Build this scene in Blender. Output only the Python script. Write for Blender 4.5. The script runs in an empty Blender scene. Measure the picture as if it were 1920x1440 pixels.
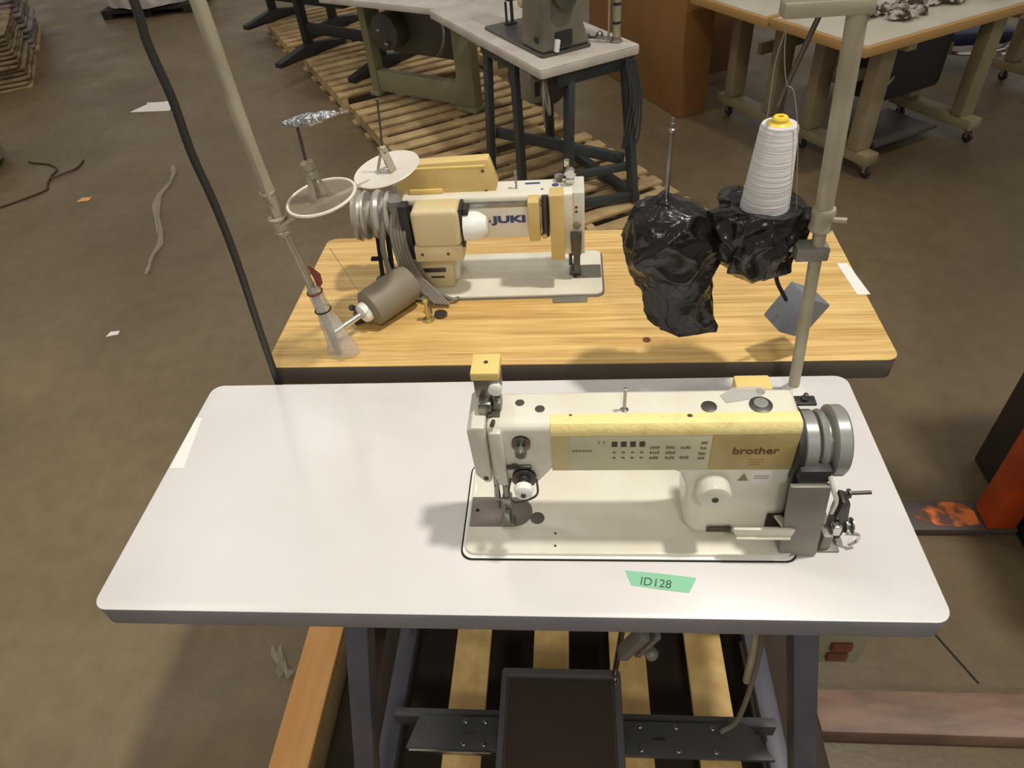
import bpy, bmesh, math, random
from mathutils import Vector, Matrix, noise
from math import sin, cos, pi, radians, sqrt
random.seed(7)
COL = bpy.context.scene.collection
V = Vector

# ------------------------------------------------------------------ materials
def lin(c):
    return tuple(((v/255)/12.92 if v/255 <= .04045 else (((v/255)+.055)/1.055)**2.4) for v in c) + (1,)
def mat(name, c, rough=.5, metal=0, c2=None, scale=8, contrast=(.35, .65), bump=0, bscale=60, stretch=(1, 1, 1),
        detail=4, alpha=1, coat=0, coord='Object', trans=0):
    m = bpy.data.materials.new(name); m.use_nodes = True
    nt = m.node_tree; N = nt.nodes; L = nt.links; b = N['Principled BSDF']
    b.inputs['Base Color'].default_value = lin(c); b.inputs['Roughness'].default_value = rough
    b.inputs['Metallic'].default_value = metal; b.inputs['Coat Weight'].default_value = coat
    b.inputs['Alpha'].default_value = alpha; b.inputs['Transmission Weight'].default_value = trans
    tc = N.new('ShaderNodeTexCoord'); mp = N.new('ShaderNodeMapping'); L.new(tc.outputs[coord], mp.inputs[0])
    mp.inputs['Scale'].default_value = stretch
    if c2:
        n = N.new('ShaderNodeTexNoise'); n.inputs['Scale'].default_value = scale; n.inputs['Detail'].default_value = detail
        L.new(mp.outputs[0], n.inputs['Vector'])
        r = N.new('ShaderNodeValToRGB'); r.color_ramp.elements[0].position = contrast[0]; r.color_ramp.elements[1].position = contrast[1]
        r.color_ramp.elements[0].color = lin(c); r.color_ramp.elements[1].color = lin(c2)
        L.new(n.outputs['Fac'], r.inputs[0]); L.new(r.outputs[0], b.inputs['Base Color'])
    if bump:
        n2 = N.new('ShaderNodeTexNoise'); n2.inputs['Scale'].default_value = bscale; n2.inputs['Detail'].default_value = 3
        L.new(mp.outputs[0], n2.inputs['Vector'])
        bp = N.new('ShaderNodeBump'); bp.inputs['Strength'].default_value = bump; bp.inputs['Distance'].default_value = .01
        L.new(n2.outputs['Fac'], bp.inputs['Height']); L.new(bp.outputs[0], b.inputs['Normal'])
    return m

def floor_mat():
    m = bpy.data.materials.new('concrete'); m.use_nodes = True
    nt = m.node_tree; N = nt.nodes; L = nt.links; b = N['Principled BSDF']
    tc = N.new('ShaderNodeTexCoord')
    def noi(s, d, sc=(1, 1, 1), dist=0):
        mp = N.new('ShaderNodeMapping'); mp.inputs['Scale'].default_value = sc; L.new(tc.outputs['Object'], mp.inputs[0])
        n = N.new('ShaderNodeTexNoise'); n.inputs['Scale'].default_value = s; n.inputs['Detail'].default_value = d
        n.inputs['Distortion'].default_value = dist
        L.new(mp.outputs[0], n.inputs['Vector']); return n.outputs['Fac']
    def ramp(f, stops):
        r = N.new('ShaderNodeValToRGB'); L.new(f, r.inputs[0])
        while len(r.color_ramp.elements) < len(stops): r.color_ramp.elements.new(.5)
        for e, (p, c) in zip(r.color_ramp.elements, stops): e.position = p; e.color = lin(c)
        return r.outputs[0]
    def mix(a, c, f, mode='MIX'):
        x = N.new('ShaderNodeMix'); x.data_type = 'RGBA'; x.blend_type = mode
        if isinstance(f, float): x.inputs[0].default_value = f
        else: L.new(f, x.inputs[0])
        L.new(a, x.inputs[6]); L.new(c, x.inputs[7]); return x.outputs[2]
    base = ramp(noi(1.1, 5, dist=.6), [(.3, (123, 106, 77)), (.5, (133, 115, 84)), (.72, (142, 124, 91))])
    fine = ramp(noi(14, 6), [(.3, (205, 205, 205)), (.7, (245, 245, 245))])
    c = mix(base, fine, .55, 'MULTIPLY')
    streak = ramp(noi(.55, 6, dist=.4), [(.36, (196, 192, 186)), (.62, (245, 245, 245))])
    c = mix(c, streak, .7, 'MULTIPLY')
    # saw-cut joint lines
    L.new(c, b.inputs['Base Color'])
    r = ramp(noi(3, 4), [(.35, (165, 165, 165)), (.7, (205, 205, 205))])
    L.new(r, b.inputs['Roughness'])
    bp = N.new('ShaderNodeBump'); bp.inputs['Strength'].default_value = .12; bp.inputs['Distance'].default_value = .01
    L.new(noi(40, 4), bp.inputs['Height']); L.new(bp.outputs[0], b.inputs['Normal'])
    return m

def wood_lam():
    m = bpy.data.materials.new('oak_laminate'); m.use_nodes = True
    nt = m.node_tree; N = nt.nodes; L = nt.links; b = N['Principled BSDF']
    tc = N.new('ShaderNodeTexCoord'); mp = N.new('ShaderNodeMapping'); L.new(tc.outputs['Object'], mp.inputs[0])
    mp.inputs['Scale'].default_value = (1.4, 26, 1)
    n = N.new('ShaderNodeTexNoise'); n.inputs['Scale'].default_value = 2.2; n.inputs['Detail'].default_value = 7; n.inputs['Distortion'].default_value = .5
    L.new(mp.outputs[0], n.inputs['Vector'])
    r = N.new('ShaderNodeValToRGB'); L.new(n.outputs['Fac'], r.inputs[0])
    r.color_ramp.elements[0].position = .3; r.color_ramp.elements[1].position = .7
    r.color_ramp.elements[0].color = lin((204, 162, 92)); r.color_ramp.elements[1].color = lin((238, 204, 132))
    mp2 = N.new('ShaderNodeMapping'); mp2.inputs['Scale'].default_value = (4, 160, 1); L.new(tc.outputs['Object'], mp2.inputs[0])
    n2 = N.new('ShaderNodeTexNoise'); n2.inputs['Scale'].default_value = 1.5; n2.inputs['Detail'].default_value = 3; L.new(mp2.outputs[0], n2.inputs['Vector'])
    r2 = N.new('ShaderNodeValToRGB'); L.new(n2.outputs['Fac'], r2.inputs[0])
    r2.color_ramp.elements[0].position = .32; r2.color_ramp.elements[1].position = .5
    r2.color_ramp.elements[0].color = lin((205, 185, 160)); r2.color_ramp.elements[1].color = (1, 1, 1, 1)
    x = N.new('ShaderNodeMix'); x.data_type = 'RGBA'; x.blend_type = 'MULTIPLY'; x.inputs[0].default_value = .6
    L.new(r.outputs[0], x.inputs[6]); L.new(r2.outputs[0], x.inputs[7]); L.new(x.outputs[2], b.inputs['Base Color'])
    b.inputs['Roughness'].default_value = .42
    return m

M = dict(
    floor=floor_mat(), oak=wood_lam(),
    white=mat('white_laminate', (226, 223, 221), .32, c2=(216, 212, 208), scale=2.5, detail=3),
    white2=mat('worn_white_laminate', (214, 206, 194), .4, c2=(196, 187, 174), scale=9),
    edge=mat('grey_edge', (138, 134, 138), .5, c2=(124, 121, 126), scale=5),
    bedge=mat('dark_edge', (104, 96, 86), .45),
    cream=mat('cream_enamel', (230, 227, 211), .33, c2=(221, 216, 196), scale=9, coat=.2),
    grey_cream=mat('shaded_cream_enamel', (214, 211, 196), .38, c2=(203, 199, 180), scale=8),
    yellow=mat('yellowed_plastic', (220, 192, 124), .4, c2=(208, 180, 112), scale=10),
    yellow2=mat('yellow_foam', (228, 200, 120), .6),
    beige=mat('beige_plastic', (218, 203, 160), .4, c2=(208, 190, 142), scale=7),
    panel=mat('aged_gold_panel', (204, 194, 152), .36, c2=(206, 186, 128), scale=16, bump=.1, bscale=120),
    panelstrip=mat('gold_strip', (250, 232, 158), .35, c2=(220, 190, 120), scale=34, contrast=(.55, .8), bump=.15, bscale=120),
    paneltan=mat('tan_panel', (192, 170, 116), .4, c2=(172, 152, 100), scale=24),
    sheet=mat('grey_print_sheet', (206, 202, 170), .4, c2=(196, 192, 160), scale=15),
    ink=mat('dark_ink', (72, 66, 52), .6), ink2=mat('grey_ink', (118, 112, 92), .6), ink3=mat('brown_ink', (104, 76, 46), .6),
    orangeink=mat('orange_ink', (190, 140, 72), .6),
    blue=mat('blue_ink', (60, 72, 120), .6), greenink=mat('green_ink', (60, 92, 74), .6),
    steel=mat('brushed_steel', (168, 166, 160), .34, 1, c2=(140, 138, 132), scale=30),
    wheel=mat('grey_wheel_enamel', (150, 149, 144), .33, .25),
    dsteel=mat('dark_steel', (96, 92, 88), .4, .8), castgrey=mat('cast_grey', (142, 138, 128), .5, .3, c2=(126, 122, 112), scale=14),
    plate=mat('needle_plate_steel', (128, 120, 112), .4, .6),
    black=mat('black_paint', (42, 40, 40), .5), rubber=mat('black_rubber', (30, 27, 24), .8),
    frame=mat('slate_frame_paint', (88, 86, 96), .45, c2=(78, 77, 86), scale=6),
    ped=mat('dark_cast_pedal', (92, 88, 88), .5), xbar=mat('dark_crossbar', (80, 78, 76), .45, .2),
    mat_=mat('pedal_mat', (66, 54, 40), .85),
    galv=mat('galvanised_tube', (182, 174, 150), .45, .2, c2=(160, 152, 128), scale=14),
    bag=mat('black_plastic_film', (26, 22, 18), .24, bump=.25, bscale=60),
    clear=mat('clear_plastic_film', (206, 203, 196), .25, alpha=.5, bump=.4, bscale=40),
    faintfilm=mat('thin_clear_film', (190, 180, 160), .3, alpha=.4),
    pulley=mat('pale_pulley_enamel', (176, 170, 158), .35, .2),
    foil=mat('crinkled_foil', (176, 178, 180), .2, .9, bump=1, bscale=80),
    thread=mat('white_thread', (214, 211, 208), .85, c2=(200, 197, 194), scale=3, stretch=(1, 1, 40), bump=.3, bscale=8),
    threadtop=mat('white_thread_top', (240, 236, 220), .8), conecore=mat('yellow_core', (236, 206, 60), .4),
    strand=mat('pale_strand', (170, 160, 140), .7),
    boxgrey=mat('grey_box', (124, 128, 134), .42), red=mat('red_tape', (128, 52, 40), .5), tape=mat('green_tape', (142, 204, 168), .6),
    paper=mat('paper_label', (240, 236, 228), .6), greymotor=mat('grey_motor_fabric', (138, 128, 108), .6, c2=(126, 116, 98), scale=8),
    whitepl=mat('white_plastic', (240, 240, 232), .35), brass=mat('brass', (200, 186, 130), .3, .8),
    cable=mat('grey_cable', (124, 117, 104), .55), hose=mat('black_hose', (44, 40, 36), .45),
    pallet=mat('pallet_wood', (232, 198, 130), .75, c2=(206, 168, 104), scale=5, stretch=(4, 4, 4)),
    pallet2=mat('weathered_pallet_wood', (206, 178, 128), .8, c2=(164, 136, 94), scale=6),
    orangewood=mat('orange_pine', (238, 182, 112), .7, c2=(222, 160, 92), scale=3, stretch=(6, 1, 1)),
    darkwood=mat('dark_stringer', (58, 46, 34), .85),
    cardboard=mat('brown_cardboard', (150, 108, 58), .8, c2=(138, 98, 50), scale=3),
    cardboard2=mat('shaded_cardboard', (112, 76, 42), .8),  # cardboard colour darkened for the shade under the far tables
    green=mat('olive_green_paint', (146, 142, 110), .5, c2=(128, 124, 94), scale=4),
    bluegreen=mat('blue_green_steel', (64, 72, 72), .5, c2=(54, 56, 58), scale=5),
    oldgrey=mat('grey_green_enamel', (128, 124, 108), .45, c2=(108, 104, 90), scale=9),
    oldgrey2=mat('dark_grey_enamel', (88, 84, 76), .45, c2=(76, 72, 64), scale=9),
    beigeframe=mat('beige_steel', (160, 146, 114), .5, c2=(144, 130, 100), scale=5),
    maple=mat('maple_edge', (186, 146, 88), .5), tabletop2=mat('grey_white_laminate', (206, 200, 182), .45, c2=(194, 186, 166), scale=4),
    orange=mat('orange_paint', (196, 78, 20), .45, c2=(170, 60, 14), scale=8),
    worn=mat('scuffed_orange', (226, 120, 56), .6, c2=(96, 66, 52), scale=22, contrast=(.42, .58)),
    rack=mat('dark_brown_steel', (84, 74, 68), .5), beam=mat('brown_painted_beam', (142, 114, 94), .55, c2=(114, 90, 74), scale=6, stretch=(1, 5, 1)),
    blackpanel=mat('black_steel', (40, 30, 22), .5), wrap=mat('stretch_wrap', (240, 230, 226), .25, c2=(190, 180, 172), scale=7, bump=.8, bscale=14),
    lilac=mat('lilac_grey_cloth', (160, 148, 142), .8, c2=(110, 100, 94), scale=9),
    burlap=mat('stacked_cloth', (150, 132, 98), .85, c2=(112, 96, 68), scale=10), fabric=None,
    bluecloth=mat('dark_blue_plastic', (44, 42, 88), .4), rope=mat('dark_cord', (74, 60, 40), .6),
    pinkpin=mat('copper_red_pin', (188, 120, 92), .4), olive=mat('switch_box_enamel', (150, 146, 118), .5),
    switch=mat('red_brown_switch', (110, 58, 42), .4), chrome=mat('chrome', (215, 213, 208), .15, 1),
)
M['fabric'] = mat('printed_scraps', (196, 186, 172), .8, c2=(66, 52, 40), scale=26, contrast=(.42, .56))

# ------------------------------------------------------------------ mesh helpers
XF = None
class MB:
    def __init__(s): s.bm = bmesh.new()
    def _merge(s, b, mtx=None):
        if mtx is not None: b.transform(mtx)
        me = bpy.data.meshes.new('t'); b.to_mesh(me); b.free(); s.bm.from_mesh(me); bpy.data.meshes.remove(me); return s
    def box(s, x0, x1, y0, y1, z0, z1, bev=0, mtx=None, seg=2):
        b = bmesh.new(); bmesh.ops.create_cube(b, size=1)
        for v in b.verts: v.co = V((x0+(x1-x0)*(v.co.x+.5), y0+(y1-y0)*(v.co.y+.5), z0+(z1-z0)*(v.co.z+.5)))
        if bev: bmesh.ops.bevel(b, geom=b.edges[:], offset=bev, segments=seg, affect='EDGES', profile=.5)
        return s._merge(b, mtx)
    def obox(s, c, size, rot=(0, 0, 0), bev=0):
        from mathutils import Euler
        m = Matrix.Translation(V(c)) @ Euler(rot).to_matrix().to_4x4()
        return s.box(-size[0]/2, size[0]/2, -size[1]/2, size[1]/2, -size[2]/2, size[2]/2, bev, m)
    def bar(s, p0, p1, w, h, bev=0, up=(0, 0, 1)):
        p0 = V(p0); p1 = V(p1); d = p1-p0; z = d.normalized(); u = V(up)
        if abs(z.dot(u)) > .95: u = V((0, 1, 0))
        x = u.cross(z).normalized(); y = z.cross(x)
        m = Matrix((x, y, z)).transposed().to_4x4(); m.translation = (p0+p1)/2
        return s.box(-w/2, w/2, -h/2, h/2, -d.length/2, d.length/2, bev, m)
    def lathe(s, prof, org=(0, 0, 0), axis=(0, 0, 1), seg=32, wob=0):
        z = V(axis).normalized(); a = V((1, 0, 0)) if abs(z.x) < .9 else V((0, 1, 0)); x = a.cross(z).normalized(); y = z.cross(x); o = V(org)
        b = bmesh.new(); rings = []
        for r, h in prof:
            if r <= 1e-6: rings.append([b.verts.new(o+z*h)])
            else: rings.append([b.verts.new(o+z*h+(x*cos(2*pi*i/seg)+y*sin(2*pi*i/seg))*r) for i in range(seg)])
        for A, B_ in zip(rings, rings[1:]):
            for i in range(seg):
                j = (i+1) % seg
                if len(A) == 1 and len(B_) == 1: continue
                if len(A) == 1: b.faces.new((A[0], B_[j], B_[i]))
                elif len(B_) == 1: b.faces.new((A[i], A[j], B_[0]))
                else: b.faces.new((A[i], A[j], B_[j], B_[i]))
        for R in (rings[0], rings[-1]):
            if len(R) > 1: b.faces.new(R if R is rings[-1] else R[::-1])
        bmesh.ops.recalc_face_normals(b, faces=b.faces[:])
        return s._merge(b)
    def cyl(s, p0, p1, r0, r1=None, seg=20, bev=0):
        p0 = V(p0); p1 = V(p1); d = (p1-p0).length; r1 = r0 if r1 is None else r1
        if bev: pr = [(r0-bev, 0), (r0, bev), (r1, d-bev), (r1-bev, d)]
        else: pr = [(r0, 0), (r1, d)]
        return s.lathe(pr, p0, p1-p0, seg)
    def prism(s, poly, plane, a, b_, bev=0, seg=2):
        """poly in 2-D extruded from a to b_ along the remaining axis; plane 'xz','xy','yz'"""
        b = bmesh.new()
        f3 = {'xz': lambda p, t: (p[0], t, p[1]), 'xy': lambda p, t: (p[0], p[1], t), 'yz': lambda p, t: (t, p[0], p[1])}[plane]
        A = [b.verts.new(f3(p, a)) for p in poly]; B_ = [b.verts.new(f3(p, b_)) for p in poly]; n = len(poly)
        b.faces.new(A[::-1]); b.faces.new(B_)
        for i in range(n): b.faces.new((A[i], A[(i+1) % n], B_[(i+1) % n], B_[i]))
        bmesh.ops.recalc_face_normals(b, faces=b.faces[:])
        if bev:
            es = [e for e in b.edges if len(e.link_faces) == 2 and e.calc_face_angle(0) > radians(50)]
            bmesh.ops.bevel(b, geom=es, offset=bev, segments=seg, affect='EDGES', profile=.5, clamp_overlap=True)
        return s._merge(b)
    def tube(s, pts, r, seg=8, smooth=True, rs=None):
        pts = [V(p) for p in pts]
        if smooth and len(pts) > 2:
            out = []
            P = [pts[0]*2-pts[1]]+pts+[pts[-1]*2-pts[-2]]
            for i in range(1, len(P)-2):
                for k in range(6):
                    t = k/6; p0, p1, p2, p3 = P[i-1:i+3]
                    out.append(.5*((2*p1)+(-p0+p2)*t+(2*p0-5*p1+4*p2-p3)*t*t+(-p0+3*p1-3*p2+p3)*t**3))
            out.append(pts[-1]); pts = out
        b = bmesh.new(); rings = []; x = None
        for i, p in enumerate(pts):
            t = (pts[min(i+1, len(pts)-1)]-pts[max(i-1, 0)]).normalized()
            if x is None:
                a = V((0, 0, 1)) if abs(t.z) < .9 else V((1, 0, 0)); x = a.cross(t).normalized()
            else: x = (x-t*x.dot(t)).normalized()
            y = t.cross(x); rr = r if rs is None else rs[min(len(rs)-1, int(i/len(pts)*len(rs)))]
            rings.append([b.verts.new(p+(x*cos(2*pi*k/seg)+y*sin(2*pi*k/seg))*rr) for k in range(seg)])
        for A, B_ in zip(rings, rings[1:]):
            for k in range(seg): b.faces.new((A[k], A[(k+1) % seg], B_[(k+1) % seg], B_[k]))
        b.faces.new(rings[0][::-1]); b.faces.new(rings[-1])
        bmesh.ops.recalc_face_normals(b, faces=b.faces[:])
        return s._merge(b)
    def ring(s, c, axis, R, r, seg=40, k=8):
        z = V(axis).normalized(); a = V((1, 0, 0)) if abs(z.x) < .9 else V((0, 1, 0)); x = a.cross(z).normalized(); y = z.cross(x); c = V(c)
        b = bmesh.new(); G = []
        for i in range(seg):
            d = x*cos(2*pi*i/seg)+y*sin(2*pi*i/seg)
            G.append([b.verts.new(c+d*(R+r*cos(2*pi*j/k))+z*r*sin(2*pi*j/k)) for j in range(k)])
        for i in range(seg):
            for j in range(k): b.faces.new((G[i][j], G[(i+1) % seg][j], G[(i+1) % seg][(j+1) % k], G[i][(j+1) % k]))
        bmesh.ops.recalc_face_normals(b, faces=b.faces[:])
        return s._merge(b)
    def ball(s, c, r, sc=(1, 1, 1), sub=2):
        b = bmesh.new(); bmesh.ops.create_icosphere(b, subdivisions=sub, radius=r)
        for v in b.verts: v.co = V((v.co.x*sc[0], v.co.y*sc[1], v.co.z*sc[2]))+V(c)
        return s._merge(b)
    def blob(s, rings, seg=56, fold=.1, nf=9, seed=0, jit=.006, ns=30, caps=True, ridge=0, sub=5):
        """crumpled film: rings (cx, cy, z, rx, ry)"""
        pts = []
        for i in range(len(rings)-1):
            for k in range(sub):
                t = k/sub; pts.append([rings[i][j]*(1-t)+rings[i+1][j]*t for j in range(5)])
        pts.append(list(rings[-1])); b = bmesh.new(); G = []
        for i, (cx, cy, z, rx, ry) in enumerate(pts):
            row = []
            for k in range(seg):
                a = 2*pi*k/seg
                f = 1+fold*sin(nf*a+seed+i*.22)*(.5+.5*sin(2.3*a+seed*2+i*.15))+fold*.7*noise.noise(V((cos(a)*3, sin(a)*3, z*ns+seed)))
                p = V((cx+rx*f*cos(a), cy+ry*f*sin(a), z))
                p += noise.noise_vector(p*ns*1.4+V((seed, 0, 0)))*jit
                if ridge:
                    q = V((p.x, p.y, p.z*.6)); n1 = 1-2*abs(noise.noise(q*13+V((seed, 3, 1)))); n2 = 1-2*abs(noise.noise(q*30+V((1, seed, 5))))
                    p += V((cos(a), sin(a), .2))*ridge*(n1**3*.9+n2**3*.45-.3)
                row.append(b.verts.new(p))
            G.append(row)
        for A, B_ in zip(G, G[1:]):
            for k in range(seg): b.faces.new((A[k], A[(k+1) % seg], B_[(k+1) % seg], B_[k]))
        if caps: b.faces.new(G[0]); b.faces.new(G[-1][::-1])
        bmesh.ops.recalc_face_normals(b, faces=b.faces[:])
        return s._merge(b)
    def build(s, name, m, parent=None, ang=35, local=False):
        me = bpy.data.meshes.new(name)
        if XF is not None:
            for v in s.bm.verts: v.co = XF(v.co)
        if parent is not None and not local:
            o = parent
            while o.parent: o = o.parent
            inv = Matrix.LocRotScale(o.location, o.rotation_euler, None).inverted()
            s.bm.transform(inv)
        s.bm.to_mesh(me); s.bm.free()
        me.materials.append(M[m] if isinstance(m, str) else m)
        for p in me.polygons: p.use_smooth = True
        me.set_sharp_from_angle(angle=radians(ang))
        o = bpy.data.objects.new(name, me); COL.objects.link(o)
        if parent is not None: o.parent = parent
        return o

def thing(name, label, cat, loc=(0, 0, 0), rz=0, group=None):
    o = bpy.data.objects.new(name, None); COL.objects.link(o); o.location = loc; o.rotation_euler = (0, 0, rz)
    o.empty_display_size = .05
    return tag(o, label, cat, group)
def tag(o, label, cat, group=None, kind=None):
    o['label'] = label; o['category'] = cat
    if group: o['group'] = group
    if kind: o['kind'] = kind
    return o
def rrect(x0, x1, y0, y1, r, n=6):
    out = []
    for cx, cy, a0 in ((x1-r, y1-r, 0), (x0+r, y1-r, 90), (x0+r, y0+r, 180), (x1-r, y0+r, 270)):
        for i in range(n+1):
            a = radians(a0+90*i/n); out.append((cx+r*cos(a), cy+r*sin(a)))
    return out
def text(body, name, m, parent, loc, size, rot=(pi/2, 0, 0), ext=.0004, sx=1, bold=0, shear=0):
    cu = bpy.data.curves.new('txt', 'FONT'); cu.body = body; cu.size = size; cu.extrude = ext; cu.offset = bold; cu.shear = shear
    o = bpy.data.objects.new('txt', cu); COL.objects.link(o)
    dg = bpy.context.evaluated_depsgraph_get(); me = bpy.data.meshes.new_from_object(o.evaluated_get(dg))
    bpy.data.objects.remove(o); bpy.data.curves.remove(cu)
    from mathutils import Euler
    me.transform(Matrix.Translation(V(loc)) @ Euler(rot).to_matrix().to_4x4() @ Matrix.Diagonal((sx, 1, 1, 1)))
    mb = MB(); mb.bm.from_mesh(me); bpy.data.meshes.remove(me)
    return mb.build(name, m, parent)

# ------------------------------------------------------------------ camera (pose solved from the two tabletops)
FPX = 1289.5
pit, yaw, rol = .74, -.1283, -.1028
Fv = V((sin(yaw)*cos(pit), cos(yaw)*cos(pit), -sin(pit))); R0 = V((cos(yaw), -sin(yaw), 0)); U0 = R0.cross(Fv)
Rv = R0*cos(rol)+U0*sin(rol); Uv = -R0*sin(rol)+U0*cos(rol)
cam = bpy.data.cameras.new('camera'); co = bpy.data.objects.new('camera', cam); COL.objects.link(co)
mw = Matrix((Rv, Uv, -Fv)).transposed().to_4x4(); mw.translation = V((.1154, -.4789, 1.7758)); co.matrix_world = mw
cam.sensor_width = 36; cam.lens = FPX/1920*36; cam.clip_end = 100; cam.clip_start = .02
bpy.context.scene.camera = co

# ------------------------------------------------------------------ floor
f = MB().box(-14, 12, -4, 18, -.1, 0).build('floor', 'floor'); f['kind'] = 'structure'
# saw cut joints in the slab
MBj = MB().bar((.78, 1.05, .0005), (1.09, .33, .0005), .006, .001).bar((.9, .12, .0005), (.6, -.3, .0005), .005, .001)
j = MBj.build('trim_1', 'rubber'); j['kind'] = 'structure'

# open steel roof trusses high above the aisle
cl = MB()
for y in range(-4, 18, 4): cl.box(-14, 12, y-.08, y+.08, 9.0, 9.3)
for x in range(-14, 13, 5): cl.box(x-.05, x+.05, -4, 17, 9.3, 9.4)
c_ = cl.build('ceiling', 'oldgrey'); c_['kind'] = 'structure'

# ------------------------------------------------------------------ pallets
def pallet(label, loc, rz, nb, L, D, bw, m_top='pallet2', group='wooden pallets', hs=.12):
    """local x along the run of deck boards, local y along each board"""
    t = thing('wooden_pallet', label, 'pallet', loc, rz, group)
    sb = MB()
    for y in (.02, D/2-.02, D-.06): sb.box(0, L, y, y+.04, .018, hs-.018, .002)
    for i in range(5):
        x = i*(L-.09)/4; sb.box(x, x+.09, 0, D, 0, .0175)
    sb.build('stringer', 'darkwood' if m_top != 'pallet2' else 'pallet2', t, local=True)
    for i in range(nb):
        x = i*(L-bw)/(nb-1)+random.uniform(-.004, .004)
        MB().box(x, x+bw, random.uniform(0, .008), D-random.uniform(0, .008), hs-.0175, hs+random.uniform(-.001, .001), .002).build('deck_board', m_top, t, local=True)
    return t
# pallet under both front tables
pf = thing('wooden_pallet', 'pine pallet under the white sewing table, boards running toward the camera', 'pallet', (-.6, -.2, 0))
sb = MB()
for y in (-.18, .42, 1.02): sb.box(-.5, .65, y, y+.04, .018, .102)
sb.box(-.50, .645, -.2, 1.06, 0, .0178)  # solid dark layer added, standing for the shaded floor in the board gaps
sb.build('stringer', 'darkwood', pf)
for i, x in enumerate((-.345, -.158, .04, .228, .415, .6)):
    MB().box(x-.044, x+.044, -.2+random.uniform(0, .01), 1.07, .1025, .12, .002).build('deck_board', 'darkwood' if i in (0, 5) else 'pallet', pf)
lb = MB().box(-.598, -.505, -.2, .96, .1025, .125, .003).build('deck_board', 'orangewood', pf); lb['label'] = 'orange pine end board'
MB().box(-.535, -.505, -.2, .96, .0, .102, .002).build('side_stringer', 'pallet2', pf)
a60 = radians(-60.2)
# row of pallets behind on the left; local x = along aisle edge
ux = V((.5, -.866, 0)); uy = V((.866, .5, 0))
for i, (lab, p) in enumerate((('weathered pallet farthest back in the aisle row, under dark table stands', (-2.79, 6.47, 0)),
                 ('weathered pallet in the aisle row beside the dark splayed table foot', (-2.075, 5.29, 0)),
                 ('weathered pallet in the aisle row behind the grey thread stand discs', (-1.385, 4.115, 0)),
                 ('weathered pallet in the aisle row under the grey sewing machine table', (-.72, 2.965, 0)))):
    pallet(lab, p, a60, 9, 1.17 if i else 1.1, 1.05, .082, 'pallet2', 'weathered pallets in the aisle row')
pallet('weathered pallet of the second row behind the olive green table stand', (-1.12+.05, 5.86, 0), a60, 9, 1.17, 1.02, .08, 'pallet2', 'weathered pallets in the aisle row')
#pallet('x', (-.42+.05, 4.68, 0), a60, 9, 1.15, .8, .08, 'pallet2', 'weathered pallets in the aisle row')

# ------------------------------------------------------------------ white sewing table
T = thing('sewing_table', 'white laminate sewing table with grey edge in the foreground', 'table', (0, .24, 0))
MB().prism(rrect(-.6, .6, 0, .4805, .022), 'xy', .8585, .898, .001).build('tabletop_edge', 'edge', T)
MB().prism(rrect(-.6005, .6005, -.0005, .481, .022), 'xy', .8982, .9, .0006).build('tabletop', 'white', T)
def stand(T, xl, xr, yf, yb, m='frame', ztop=.858, z0=.1265, flare=.10, dz=0):
    for sx, x in ((-1, xl), (1, xr)):
        xb = x+sx*flare
        MB().bar((x, yf, ztop), (x+sx*flare*.68, yf-.09, .40), .036, .05, .004, (0, 1, 0)).bar((x+sx*flare*.68, yf-.09, .40), (xb, yf-.13, z0+.03), .036, .05, .004, (0, 1, 0)).build('leg', m, T)
        MB().bar((x, yb, ztop), (xb, yb, z0+.03), .03, .036, .004, (0, 1, 0)).build('leg', 'black', T)
        MB().box(xb-.022, xb+.022, yf-.16, yb+.06, z0, z0+.035, .004).build('foot_bar', m, T)
        MB().box(x-.02, x+.02, yf-.03, yb+.04, ztop-.025, ztop, .003).build('top_rail', m, T)
stand(T, -.220, .430, .055, .40)
# punched crossbar in two overlapping plates
for nm, x0, x1 in (('crossbar', -.258, .0), ('crossbar', .14, .50)):
    cb = MB().prism([(x0, .05), (x1, .05), (x1, .118), (x0+.02 if x0 < 0 else x0, .118)] if x0 < 0 else [(x0, .05), (x1, .05), (x1-.04, .118), (x0, .118)], 'xy', .238, .25, .001)
    o = cb.build(nm, 'xbar', T)
    for i in range(3):
        for yy in (.062, .108):
            xx = (-.135+i*.043) if x0 < 0 else (.235+i*.075)
            MB().lathe([(.0052, 0), (.0052, .002), (.003, .0035), (0, .0035)], (xx, yy, .25), (0, 0, 1), 12).build('bolt', 'steel', o)
    MB().box(x0+.12, x0+.145, .082, .087, .2495, .2506).box(x0+.02, x0+.05, .07, .075, .2495, .2506).build('slot', 'steel' if x0 < 0 else 'rubber', o)
MB().box(-.25, -.075, .044, .049, .236, .252, .001).build('crossbar_highlight', 'steel', T)  # bright steel strip built in as the highlight along the plate's front edge
MB().box(-.30, .52, .12, .14, .19, .235, .002).build('crossbar_rail', 'xbar', T)
# treadle pedal
pd = MB().prism(rrect(-.055, .195, -.03, .2, .02), 'xy', .285, .298, .002).prism(rrect(-.058, .198, .185, .203, .008), 'xy', .296, .305, .002)\
     .box(-.058, -.045, -.03, .195, .296, .306, .003).box(.183, .198, -.03, .195, .296, .306, .003).build('treadle_pedal', 'ped', T)
MB().prism(rrect(-.040, .178, -.03, .180, .006), 'xy', .298, .301, .001).build('rubber_mat', 'mat_', pd)
MB().lathe([(.007, 0), (.007, .004), (0, .007)], (.186, .176, .306), (0, 0, 1), 12).build('bolt', 'chrome', pd)
MB().box(.0, .03, .06, .16, .252, .284, .002).box(.11, .14, .06, .16, .252, .284, .002).build('pedal_bracket', 'ped', T)
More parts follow.
